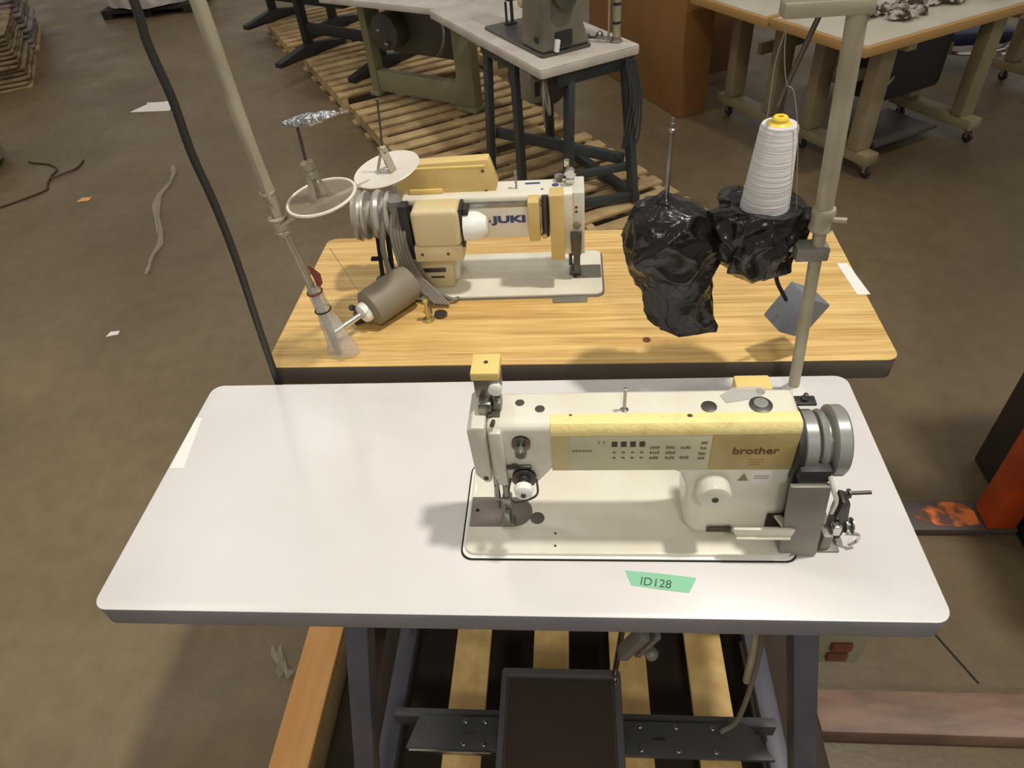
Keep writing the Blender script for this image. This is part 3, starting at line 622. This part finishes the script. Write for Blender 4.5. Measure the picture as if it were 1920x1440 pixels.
# grey cylindrical motor with rod lying on the oak top
GM = thing('cylinder_motor', 'grey cylindrical unit with white collar and rod lying on the oak table', 'motor', (-.27, .70, .905))
ax = V((.092, .104, .012)).normalized(); c0 = V((-.317, .655, .9462))
MB().lathe([(0, 0), (.030, 0), (.0395, .006), (.0405, .02), (.0405, .103), (.037, .116), (.02, .12), (0, .12)], c0, ax, 36).build('housing', 'greymotor', GM)
MB().lathe([(0, 0), (.014, 0), (.020, .003), (.022, .010), (.022, .016), (0, .017)], c0-ax*.017, ax, 28).build('collar', 'whitepl', GM)
MB().cyl(c0-ax*.085, c0-ax*.012, .0065).build('rod', 'chrome', GM)
MB().obox((-.338, .668, .926), (.030, .02, .04), (.3, .2, .5), .003).cyl((-.352, .668, .945), (-.325, .68, .935), .004).ball((-.352, .664, .948), .007).build('bracket', 'dsteel', GM)

# ------------------------------------------------------------------ thread stand of the oak table
T2 = thing('thread_stand', 'grey metal thread stand at the front left corner of the oak table', 'thread stand', (-.37, .57, .905))
def px2(z): return (-.366-.062*(z-.905)/.5*1.0+(.006 if z > 1.2 else 0))
MB().tube([(-.366, .568, .906), (-.375, .566, 1.04), (-.392, .563, 1.20)], .0075, 16).tube([(-.391, .563, 1.19), (-.400, .560, 1.35), (-.403, .56, 1.62), (-.404, .56, 1.80)], .0115, 20).build('pole', 'galv', T2)
MB().tube([(-.403, .555, 1.5), (-.392, .551, 1.25)], .004, 8).tube([(-.396, .55, 1.25), (-.372, .556, 1.05)], .0025, 8).build('side_rod', 'galv', T2)
MB().lathe([(.014, 0), (.0155, .002), (.0155, .006), (.0135, .008)], (-.3925, .5622, 1.186), (-.1, 0, 1), 20).build('clamp_ring', 'galv', T2)
MB().lathe([(.015, 0), (.017, .002), (.017, .005), (.0135, .007)], (-.395, .5615, 1.214), (-.1, 0, 1), 20).build('clamp_ring', 'galv', T2)
MB().lathe([(.013, 0), (.013, .03)], (-.394, .562, 1.184), (-.1, 0, 1), 20).build('clamp', 'galv', T2)
MB().lathe([(.0135, 0), (.0145, .003), (.0135, .006)], (-.397, .561, 1.262), (-.1, 0, 1), 20).build('clamp_ring', 'galv', T2)
MB().bar((-.394, .560, 1.205), (-.335, .572, 1.232), .022, .006, .002).bar((-.335, .572, 1.232), (-.305, .575, 1.243), .012, .005, .002).bar((-.36, .572, 1.218), (-.25, .68, 1.222), .010, .005, .002).build('spool_arm', 'galv', T2)
tl = V((-.11, -.05, 1)).normalized(); c1 = V((-.309, .565, 1.250)); c2 = V((-.226, .70, 1.226))
MB().ring(c1, tl, .059, .0028, 56, 8).build('spool_ring', 'cream', T2)
MB().lathe([(0, 0), (.058, 0), (.058, .0012), (0, .0012)], c1, tl, 48).build('clear_disc', mat('clear_disc', (150, 138, 118), .25, alpha=.35), T2)
sp = MB()
for a in (0, 2.1, 4.2):
    d = V((cos(a), sin(a), 0)); sp.bar(c1+d*.017+tl*.002, c1+d*.006+tl*.045, .010, .003, .001)
sp.lathe([(.010, 0), (.010, .008), (.007, .012), (.012, .016), (.011, .026), (.004, .029), (.003, .03)], c1+tl*.038, tl, 20)
sp.build('spool_holder', 'galv', T2)
MB().cyl(c1+tl*.065, c1+V((-.006, 0, .128)), .0025).build('spool_pin', 'dsteel', T2)
d2 = V((-.16, -.08, 1)).normalized()
dsk = MB().lathe([(0, 0), (.061, .004), (.0635, .006), (.062, .0075), (.03, .004), (0, .003)], c2, d2, 56).build('spool_disc', mat('white_disc', (214, 208, 194), .4), T2)
hb = MB(); 
hb.bar(c2+V((.014, -.01, .006)), c2+V((.0, 0, .044)), .016, .003, .001).bar(c2+V((-.016, -.006, .006)), c2+V((-.002, 0, .044)), .012, .003, .001).bar(c2+V((0, .016, .006)), c2+V((0, 0, .044)), .012, .003, .001)
hb.lathe([(.007, 0), (.006, .008), (.003, .010)], c2+V((0, 0, .040)), (0, 0, 1), 16)
hb.build('spool_holder', 'galv', T2)
MB().cyl(c2+V((0, 0, .045)), c2+V((.008, 0, .130)), .0018).ball(c2+V((.008, 0, .131)), .0032).build('spool_pin', 'dsteel', T2)
fo = MB()
b_ = bmesh.new()
rows = []
for i in range(25):
    t = i/24; w = .0035+.011*sin(pi*min(1, t*1.15+.05))**.7*(1 if t < .85 else .5)
    row = []
    for k in range(12):
        a = 2*pi*k/12; p = V((-.334+t*.106, .563+cos(a)*w, 1.377+.014*t+sin(a)*w*.55)); p += noise.noise_vector(p*160)*.0035
        row.append(b_.verts.new(p))
    rows.append(row)
for A, B_ in zip(rows, rows[1:]):
    for k in range(12): b_.faces.new((A[k], A[(k+1) % 12], B_[(k+1) % 12], B_[k]))
b_.faces.new(rows[0][::-1]); b_.faces.new(rows[-1]); bmesh.ops.recalc_face_normals(b_, faces=b_.faces[:])
fo._merge(b_)
tag(fo.build('foil_wrap', 'foil', ang=15), 'crumpled clear film strip caught on top of the left spool pin', 'film')
# plastic sleeve tied around the base of the stand
SL = thing('plastic_sleeve', 'clear plastic sleeve taped around the foot of the left thread stand', 'plastic sleeve', (-.37, .57, .905))
MB().blob([(-.374, .566, 1.075, .012, .012), (-.372, .566, 1.04, .013, .013), (-.369, .567, 1.01, .0145, .014), (-.362, .568, .97, .021, .019), (-.358, .568, .935, .026, .022), (-.356, .568, .909, .034, .024)], seg=40, fold=.10, nf=5, seed=3, jit=.002, caps=False).build('film', 'clear', SL, ang=80)
MB().ring((-.3695, .567, 1.016), (-.1, 0, 1), .0155, .0014, 28, 6).build('tie', 'rubber', SL)
MB().ring((-.374, .566, 1.058), (-.1, 0, 1), .0140, .002, 28, 6).prism([(-.366, 1.062), (-.353, 1.078), (-.352, 1.098), (-.362, 1.110), (-.371, 1.118), (-.368, 1.098), (-.365, 1.08)], 'xz', .562, .566, .001).build('red_tape_tab', 'red', SL)
tag(MB().tube([(-.335, .60, 1.13), (-.315, .61, 1.05), (-.30, .62, .98), (-.322, .632, .945)], .0005, 5).build('loose_thread', 'ink2'), 'fine dark thread between the left thread stand and grey motor rod', 'thread')
# hanging hose
HP = [(-.43, .55, 9.02), (-.44, .52, 5.0), (-.45, .5, 2.6), (-.455, .5, 1.9), (-.458, .5, 1.60), (-.464, .5, 1.52), (-.461, .5, 1.446), (-.465, .5, 1.362), (-.461, .5, 1.281), (-.462, .5, 1.181), (-.470, .5, 1.047), (-.4765, .5, .933), (-.478, .5, .86), (-.47, .5, .6), (-.44, .5, .35), (-.43, .5, .14)]
tag(MB().tube(HP, .0065, 12).build('power_cable', 'hose'), 'thick black cable hanging down past the left end of the oak table', 'cable')

# ------------------------------------------------------------------ grey machine table behind (local x: short side, y: long side)
FT = (-.015, 2.49, 0); aT = radians(31)
G = thing('sewing_table', 'small worn white-topped sewing table with dark stand, behind the oak table', 'table', FT, aT)
MB().prism(rrect(0, .5, 0, 1.22, .015), 'xy', .762, .798, .004).build('tabletop_edge', 'white2', G, local=True)
MB().prism(rrect(.002, .498, .002, 1.218, .014), 'xy', .7985, .8005, .0005).build('tabletop', 'white2', G, local=True)
def gleg(x, y, dx=0, dy=0, w=.05, d=.032): MB().bar((x, y, .735), (x+dx, y+dy, .128), w, d, .003, (1, 0, 0)).build('leg', 'bluegreen', G, local=True)
gleg(.17, .055, -.05, -.05); gleg(.45, .04, -.03, -.15)
gleg(.045, .33, 0, 0); gleg(.05, .62, -.05, -.02); gleg(.45, .75)
MB().box(.10, .49, .03, .07, .70, .7615, .003).box(.03, .07, .3, .66, .71, .7615, .003).box(.43, .47, .07, .78, .71, .7615, .003).build('top_rail', 'bluegreen', G, local=True)
MB().bar((.05, .60, .33), (.43, .0, .30), .03, .05, .003).build('brace', 'bluegreen', G, local=True)
MB().bar((.14, .03, .28), (.43, -.04, .28), .03, .035, .003).build('side_rail', 'bluegreen', G, local=True)
MB().bar((.10, .0, .152), (.45, -.11, .152), .03, .04, .003).build('foot_bar', 'bluegreen', G, local=True)
MB().bar((.43, -.10, .152), (.44, .75, .152), .04, .04, .003).build('foot_bar', 'bluegreen', G, local=True)
MB().prism([(.0, .63), (.085, .63), (.085, .76), (.0, .76)], 'xz', .10, .20, .006).build('switch_box', 'oldgrey', G, local=True)
MB().box(.02, .045, .098, .10, .66, .72).build('switch_button', 'black', G, local=True)
MB().tube([(.06, .06, .76), (.03, .03, .68), (.045, .02, .60), (.06, .05, .66), (.07, .1, .76)], .006).tube([(.02, .02, .76), (.0, -.01, .66), (.01, 0, .56)], .004).build('hanging_cord', 'cable', G, local=True)
hg = MB()
for k in range(5): hg.tube([(.42+k*.008, -.01-k*.006, .76), (.43+k*.01, -.04-k*.006, .6), (.40+k*.014, -.05-k*.006, .46-k*.01), (.385+k*.01, -.05, .38)], .005, 7)
hg.build('cable_loop', 'bluegreen', G, local=True)
MB().lathe([(0, 0), (.11, 0), (.12, .02), (.12, .2), (.1, .23), (0, .23)], (.22, .32, .62), (0, 1, 0), 28).build('clutch_motor', 'oldgrey2', G, local=True)
# machine head on it
GMH = thing('sewing_machine', 'heavy grey cast sewing machine on the small worn white table', 'sewing machine', (FT[0], FT[1], .8), aT)
g0 = .0012
MB().prism(rrect(.075, .33, .12, .70, .02), 'xy', g0, .012, .003).build('bed', 'oldgrey2', GMH, local=True)
MB().prism([(.085, .012), (.33, .012), (.29, .12), (.255, .25), (.235, .44), (.13, .44), (.105, .25)], 'xz', .135, .33, .014, 3).build('column', 'oldgrey', GMH, local=True)
MB().prism(rrect(.14, .24, .27, .40, .02), 'xz', .25, .64, .015, 3).build('arm', 'oldgrey', GMH, local=True)
MB().prism(rrect(.13, .25, .13, .40, .03), 'xz', .55, .67, .015, 3).build('head', 'oldgrey2', GMH, local=True)
MB().lathe([(0, 0), (.055, 0), (.055, .012), (.044, .018), (.044, .024), (.055, .03), (.055, .04), (0, .04)], (.19, .134, .235), (0, -1, 0), 36).build('handwheel', 'oldgrey2', GMH, local=True)
MB().lathe([(.02, 0), (.02, .02), (.016, .025), (0, .025)], (.128, .36, .17), (-1, 0, 0), 24).cyl((.15, .36, .28), (.12, .36, .17), .012).build('tension_knob', 'beige', GMH, local=True)
MB().cyl((.19, .61, .12), (.19, .61, .03), .008).cyl((.16, .61, .12), (.16, .61, .02), .006).box(.15, .21, .595, .625, .018, .03, .003).build('presser_foot', 'dsteel', GMH, local=True)
MB().box(.082, .092, .17, .20, .05, .07).build('badge', 'black', GMH, local=True)
MB().box(.15, .23, .122, .1365, .03, .09, .003).build('end_cover', 'black', GMH, local=True)
MB().obox((.15, .12, .04), (.02, .02, .05), (0, .2, 0), .003).build('stud', 'whitepl', GMH, local=True)
MB().cyl((.36, .30, g0), (.36, .30, .10), .0055).build('spool_pin', 'pinkpin', GMH, local=True)
MB().bar((.345, .20, .02), (.42, .10, .02), .015, .012, .003).ball((.385, .15, .03), .018).cyl((.36, .2, .02), (.34, .45, .025), .01).build('rear_lever', 'steel', GMH, local=True)
PP = thing('thread_stand', 'taped grey tube thread stand on the right corner of the small white table', 'thread stand', (FT[0], FT[1], .8), aT)
MB().cyl((.445, .105, .006), (.44, .10, .75), .017).cyl((.42, .13, .006), (.415, .125, .6), .005).build('pole', 'galv', PP, local=True)
MB().lathe([(.028, 0), (.028, .003), (.02, .01), (.02, .022)], (.445, .105, g0), seg=20).build('base_flange', 'cable', PP, local=True)
MB().cyl((.4435, .105, .075), (.4432, .105, .085), .0182).build('tape_band', 'black', PP, local=True)
MB().cyl((.443, .104, .15), (.4428, .104, .16), .0182).build('tape_band', 'black', PP, local=True)

# ------------------------------------------------------------------ olive green stand behind left
GS = thing('machine_stand', 'olive green steel table stand on the pallets left of the grey machine', 'table stand', (-.86, 4.10, .122), radians(-30))
# local: x along (0.85,-0.53)
L_ = .80
MB().box(-.40, .42, -.03, .03, .03, .165, .006).build('cross_beam', 'green', GS, local=True)
MB().box(-.43, -.35, -.06, .06, .002, .03, .004).build('foot_plate', 'green', GS, local=True)
MB().box(.31, .46, -.06, .06, .002, .03, .004).build('foot_plate', 'green', GS, local=True)
MB().box(-.42, -.36, -.04, .04, .03, .62, .005).build('leg', 'green', GS, local=True)
MB().box(.32, .45, -.04, .04, .03, .62, .005).build('leg', 'green', GS, local=True)
MB().prism(rrect(-.5, .52, -.27, .27, .02), 'xy', .62, .655, .003).build('tabletop', 'white2', GS, local=True)
MB().box(-.28, .25, .06, .26, .26, .55, .02).lathe([(0, 0), (.10, 0), (.11, .02), (.11, .16), (0, .17)], (-.2, .1, .42), (0, -1, 0), 24).build('motor_box', 'oldgrey2', GS, local=True)
MB().tube([(.2, .02, .6), (.26, -.02, .45), (.22, -.02, .35), (.16, .0, .3)], .012).ball((-.24, -.06, .43), .02).ball((-.17, -.08, .36), .018).build('cable_loop', 'steel', GS, local=True)

# dark stands farther back on the pallets
def dark_stand(label, loc, rz, s=1):
    t = thing('machine_stand', label, 'table stand', loc, rz, 'dark table stands on the far pallets')
    for x in (-.4, .4):
        MB().box(x-.03, x+.03, -.03, .03, .03, .62, .004).build('leg', 'black', t, local=True)
        MB().prism([(-.34, .001), (-.34, .035), (-.03, .09), (.03, .09), (.34, .035), (.34, .001)], 'yz', x-.035, x+.035, .004).build('foot_bar', 'black', t, local=True)
    MB().box(-.37, .37, -.02, .02, .17, .24, .004).build('cross_beam', 'black', t, local=True)
    MB().prism(rrect(-.48, .48, -.27, .27, .02), 'xy', .62, .66, .003).build('tabletop', 'white2', t, local=True)
    MB().box(-.2, .15, -.05, .17, .38, .61, .03).build('motor', 'black', t, local=True)
    return t
dark_stand('dark steel table stand with splayed foot, left of the olive green stand', (-1.62, 5.03, .122), radians(-32))
dark_stand('dark steel table stand farthest back on the pallets at the top edge', (-2.28, 6.15, .122), radians(-32))

# ------------------------------------------------------------------ cardboard boxes
CBX = thing('cardboard_box', 'tall brown cardboard box standing behind the small white table', 'box', (.771, 3.9, 0), radians(25))
def cbx(t, x0, x1, y0, y1, h, m):
    MB().box(x0, x1, y0, y1, .001, h, .004).build('carton', m, t, local=True)
    MB().box((x0+x1)/2-.03, (x0+x1)/2+.03, y0, y1, h, h+.0006).box(x0-.0006, x0, (y0+y1)/2-.03, (y0+y1)/2+.03, h-.2, h).build('packing_tape', 'beige', t, local=True)
cbx(CBX, 0, .20, 0, 1.25, 1.0, 'cardboard')
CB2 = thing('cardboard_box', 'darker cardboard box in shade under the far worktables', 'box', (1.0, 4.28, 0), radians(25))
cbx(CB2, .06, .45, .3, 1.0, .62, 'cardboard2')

# ------------------------------------------------------------------ far right worktables
aF = radians(29.5); FO = (1.387, 2.779, 0)
def worktable(label, off, L, D, fab=False, legs=(.32, 1.07), castor=True):
    o = V(FO)+V((off[0]*cos(aF)-off[1]*sin(aF), off[0]*sin(aF)+off[1]*cos(aF), 0))
    t = thing('work_table', label, 'table', o, aF, 'white worktables with wooden edges')
    MB().box(0, L, 0, D, .675, .718, .004).build('tabletop_edge', 'maple', t, local=True)
    MB().box(.02, L-.02, .02, D-.02, .7182, .7205, .0005).build('tabletop', 'tabletop2', t, local=True)
    for x in legs:
        for y in (.16, D-.1):
            MB().box(x-.05, x+.05, y-.035, y+.035, .132, .6745, .006).build('leg', 'beigeframe', t, local=True)
        MB().box(x-.045, x+.045, .06, D-.005, .075, .13, .006).build('foot_bar', 'beigeframe', t, local=True)
        MB().box(x-.03, x+.03, .02, D-.02, .64, .6748, .003).build('top_rail', 'beigeframe', t, local=True)
        for y in ((.09, D-.06) if castor else (.09,)):
            c = MB().lathe([(.0, 0), (.024, 0), (.028, .004), (.028, .018), (.024, .022), (0, .022)], (x-.011, y-.012, .0285), (1, 0, 0), 24).build('castor', 'black', t, local=True)
            MB().box(x-.018, x+.018, y-.02, y+.012, .058, .075, .002).bar((x-.015, y-.01, .06), (x-.015, y-.012, .028), .003, .02).bar((x+.015, y-.01, .06), (x+.015, y-.012, .028), .003, .02).ball((x, y+.004, .062), .013).build('castor_fork', 'chrome', c, local=True)
    MB().box(legs[0], legs[1], D*.55, D*.55+.03, .40, .46, .004).build('cross_beam', 'beigeframe', t, local=True)
    return t
w1 = worktable('white worktable with wooden edge and castors, its near corner behind the thread pole', (0, 0), 1.42, .60)
MB().box(.50, .92, .20, .50, .085, .093, .002).box(.48, .94, .185, .20, .075, .095, .002).build('treadle_plate', 'rack', w1, local=True)
MB().box(.44, .90, .22, .48, .30, .62, .03).build('motor', 'black', w1, local=True)  # enlarged and coloured black to put in the shade under the tabletop
MB().bar((.36, .2, .35), (.9, .3, .6), .02, .02).build('brace', 'beigeframe', w1, local=True)
w2_ = worktable('white worktable with wooden edge joined behind the first, at the top edge', (-.02, .612), 1.42, .60)
w3_ = worktable('white worktable with wooden edge at the top right corner of the photo', (1.44, .03), 1.3, .60, legs=(.55, 1.15))
# scraps of fabric: separate heaps
def heap(cx, cy, n, r, z0=.736, seed=1):
    rd = random.Random(seed); mb = MB()
    for i in range(n):
        a = rd.uniform(0, 6.28); q = r*sqrt(rd.random())
        mb.blob([(cx+q*cos(a)*1.5, cy+q*sin(a), z0+k*.012, (.055-.014*k)*rd.uniform(.7, 1.2), (.04-.01*k)*rd.uniform(.7, 1.2)) for k in range(3)], seg=14, fold=.4, nf=4, seed=rd.uniform(0, 9), jit=.016, ns=25)
    return mb
for cx, cy, n, lab in ((1.62, 3.20, 16, 'heap of printed fabric scraps on the nearest white worktable'), (1.86, 3.36, 12, 'heap of dark printed scraps behind the larger heap on the worktable')):
    tag(heap(cx, cy, n, .09, seed=n).build('fabric_scraps', 'fabric', ang=60), lab, 'fabric', kind='stuff')
tag(MB().blob([(2.2, 3.42, .738, .10, .06), (2.2, 3.42, .76, .09, .05), (2.2, 3.42, .78, .03, .02)], seg=24, fold=.3, nf=5, jit=.02).build('cloth_bundle', 'tabletop2', ang=60), 'pale cloth bundle on the far right worktable', 'cloth')
# blue plastic chair seat with chrome castor frame
BC = thing('office_chair', 'dark blue chair on a chrome castor base under the far right table', 'chair', (2.72, 4.47, 0))
MB().prism(rrect(2.50, 2.95, 4.42, 4.80, .08), 'xy', .16, .24, .02).build('seat', 'bluecloth', BC)
MB().tube([(2.45, 4.60, .14), (2.55, 4.42, .13), (2.72, 4.38, .13), (2.95, 4.45, .14), (3.05, 4.6, .15)], .012).build('frame', 'chrome', BC)
for x, y in ((2.72, 4.42), (2.46, 4.66), (2.98, 4.62)):
    MB().lathe([(0, 0), (.035, 0), (.035, .025), (0, .025)], (x, y, .036), (1, 0, 0), 20).bar((x+.012, y, .05), (x+.012, y, .13), .02, .02).build('castor', 'chrome', BC)

# ------------------------------------------------------------------ orange rack upright, black cabinet, floor beam
RK = thing('rack_upright', 'orange steel rack upright on a scuffed base plate at the right edge', 'rack upright', (1.30, .80, 0))
MB().box(1.278, 1.358, .765, .845, .034, 2.2, .006).build('post', 'orange', RK)
MB().box(.90, 1.37, .765, .87, .002, .030, .006).build('base_plate', 'rack', RK)
MB().prism([(1.10, .81), (1.15, .782), (1.21, .775), (1.270, .785), (1.272, .83), (1.25, .862), (1.20, .866), (1.14, .85)], 'xy', .0302, .0312).build('worn_patch', 'worn', RK)
KB = thing('steel_cabinet', 'black steel cabinet side standing behind the orange upright', 'cabinet', (1.6, .8, 0))
MB().box(1.375, 1.9, .45, 1.06, .002, 1.5, .006).build('carcass', 'blackpanel', KB)
MB().box(1.369, 1.375, .47, 1.04, .03, 1.45, .002).build('side_panel', 'blackpanel', KB)
tag(MB().box(.665, 2.3, .183, .283, .001, .058, .004).build('steel_beam', 'beam'), 'long brown painted beam lying on the floor at bottom right', 'beam')

# ------------------------------------------------------------------ things on the left and the floor litter
def stack(label, c, L, D, n, h, m, seed):
    rd = random.Random(seed)
    t = thing('cloth_stack', label, 'stack', c, radians(-60), 'stacks of folded cloth along the left edge')
    for k in range(n):
        b = bmesh.new(); z = .021+k*h; o_ = [rd.uniform(-.02, .02) for _ in range(4)]
        poly = rrect(-L/2+o_[0], L/2+o_[1], -D/2+o_[2], D/2+o_[3], .05, 4); P_ = []
        for i in range(len(poly)):
            p, q = poly[i], poly[(i+1) % len(poly)]; d = sqrt((p[0]-q[0])**2+(p[1]-q[1])**2); m_ = max(1, int(d/.04))
            for j_ in range(m_): P_.append((p[0]+(q[0]-p[0])*j_/m_, p[1]+(q[1]-p[1])*j_/m_))
        R_ = []
        for zz, ins in ((0, .015), (h*.25, 0), (h*.7, 0), (h*.93, .015)):
            R_.append([b.verts.new(V((x*(1-ins*2), y*(1-ins*3), z+zz))+noise.noise_vector(V((x*6, y*6, k*3.1+seed)))*.012*V((1, 1, .4))) for x, y in P_])
        for A, B_ in zip(R_, R_[1:]):
            for i in range(len(A)): b.faces.new((A[i], A[(i+1) % len(A)], B_[(i+1) % len(A)], B_[i]))
        b.faces.new(R_[0][::-1]); b.faces.new(R_[-1])
        q_ = MB(); q_._merge(b); q_.build('folded_cloth', m, t, ang=70, local=True)
    MB().box(-L/2, L/2, -D/2, D/2, 0, .018).build('base_board', 'pallet2', t, local=True)
stack('tall stack of wavy folded cloth on the far left, nearer the camera', (-5.13, 5.46, 0), 1.0, 1.0, 12, .034, 'burlap', 1)
stack('lilac grey stack of folded cloth in the upper left corner, farther away', (-5.72, 6.53, 0), 1.05, 1.0, 13, .045, 'lilac', 2)
PB = thing('beige_panel_box', 'beige metal box corner at the far left edge behind the floor cord', 'box', (-4.02, 3.54, 0), radians(20))
MB().prism(rrect(-.45, .36, -.18, .2, .03), 'xy', .03, .34, .01).build('housing', 'beigeframe', PB, local=True)
MB().box(-.43, .32, -.16, .18, .001, .03, .003).build('plinth', 'rack', PB, local=True)
WP = thing('wrapped_load', 'shrink-wrapped load on a dark pallet at the top edge', 'wrapped load', (-4.43, 7.60, 0), radians(4))
b_ = MB().blob([(.03, .15, .088, .48, .44), (.03, .15, .10, .54, .50), (.03, .15, .4, .52, .48), (.03, .15, .9, .50, .46)], seg=60, fold=.03, nf=13, jit=.02, ns=6)
b_.build('stretch_wrap', 'wrap', WP, ang=60, local=True)
MB().box(-.46, .52, -.26, .55, .05, .085).box(-.46, -.36, -.26, .55, 0, .0495).box(.42, .52, -.26, .55, 0, .0495).box(-.05, .07, -.26, .55, 0, .0495).build('base_pallet', 'darkwood', WP, local=True)
tag(MB().prism([(-3.21, 4.54), (-2.89, 4.525), (-2.90, 4.60), (-2.965, 4.735), (-3.03, 4.72), (-3.16, 4.72), (-3.14, 4.69)], 'xy', .001, .004).build('paper_sheet', 'paper'), 'white sheet of paper lying on the concrete near the black cable', 'paper')
def film(pts, w, seed):
    b = bmesh.new(); rows = []
    for i, p in enumerate(pts):
        rows.append([b.verts.new(V((p[0]+w*(k-2)/2*(1+.4*sin(i*2+seed)), p[1]+.02*sin(k*2+i+seed), .004+.016*abs(sin(i*1.7+k*2.2+seed))))) for k in range(5)])
    for A, B_ in zip(rows, rows[1:]):
        for k in range(4): b.faces.new((A[k], A[k+1], B_[k+1], B_[k]))
    m = MB(); m._merge(b); return m
tag(film([(-2.42, 3.52), (-2.36, 3.42), (-2.33, 3.3), (-2.33, 3.15), (-2.28, 3.0), (-2.22, 2.86), (-2.13, 2.7), (-2.07, 2.58), (-2.05, 2.45), (-2.0, 2.3)], .016, 1).build('film_scrap', 'faintfilm', ang=80), 'long twisted scrap of clear film on the concrete left of the cable', 'film')
tag(MB().prism([(-1.97, 1.80), (-1.92, 1.815), (-1.925, 1.84), (-1.965, 1.835)], 'xy', .001, .004).build('paper_scrap', 'paper'), 'tiny white paper scrap on the bare concrete at left', 'paper')
tag(MB().prism([(-2.84, 3.11), (-2.77, 3.12), (-2.77, 3.16), (-2.83, 3.16)], 'xy', .001, .006).build('paper_scrap', 'orangewood'), 'tiny tan scrap on the concrete near the floor cord', 'paper')
tag(MB().tube([(-3.52, 3.72, .006), (-3.48, 3.70, .006), (-3.34, 3.66, .006), (-3.24, 3.58, .006), (-3.22, 3.48, .006), (-3.17, 3.35, .006), (-3.14, 3.29, .006), (-3.2, 3.2, .006), (-3.33, 3.07, .006), (-3.6, 2.9, .006)], .0065, 8).build('floor_cord', 'rope'), 'thin dark cord curling on the concrete by the left edge', 'cord')
tag(MB().tube([(-3.19, 3.42, .014), (-3.14, 3.5, .012), (-3.10, 3.58, .008), (-3.12, 3.70, .007)], .0065, 8).build('floor_cord', 'rope'), 'short dark cord end branching off beside the curled floor cord', 'cord')
tag(film([(-.72, .37), (-.70, .35), (-.69, .33), (-.67, .31)], .012, 2).build('film_scrap', 'faintfilm', ang=80), 'small crumpled film scrap on the floor beside the orange board', 'film')

# ------------------------------------------------------------------ light
w = bpy.data.worlds.new('world'); bpy.context.scene.world = w; w.use_nodes = True
w.node_tree.nodes['Background'].inputs[0].default_value = (1, .95, .87, 1); w.node_tree.nodes['Background'].inputs[1].default_value = .36
def area(name, loc, power, size, col=(1, .95, .88), target=None, spread=180):
    l = bpy.data.lights.new(name, 'AREA'); l.shape = 'DISK'; l.size = size; l.energy = power; l.color = col; l.spread = radians(spread)
    o = bpy.data.objects.new(name, l); COL.objects.link(o); o.location = loc
    if target is None: target = (loc[0], loc[1], 0)
    d = V(target)-V(loc); o.rotation_euler = d.to_track_quat('-Z', 'Y').to_euler(); return o
area('bay_or_fill_lamp', (1.85, .45, 6.2), 56, .36, target=(-.5, .2, .6), spread=95)
area('bay_or_fill_lamp', (-4.6, 1.6, 6.5), 42, .6)
area('bay_or_fill_lamp', (-3.4, 7.2, 6.5), 45, .6)
area('bay_or_fill_lamp', (-1.4, 2.8, 6.5), 25, .5)
area('bay_or_fill_lamp', (.6, -3.6, 5.2), 26, .9, target=(.2, .3, .8), spread=120)  # added fill light to brighten front faces, not one of the bay lamps
sc = bpy.context.scene
sc.view_settings.view_transform = 'Standard'; sc.view_settings.look = 'None'; sc.view_settings.exposure = 0; sc.view_settings.gamma = 1
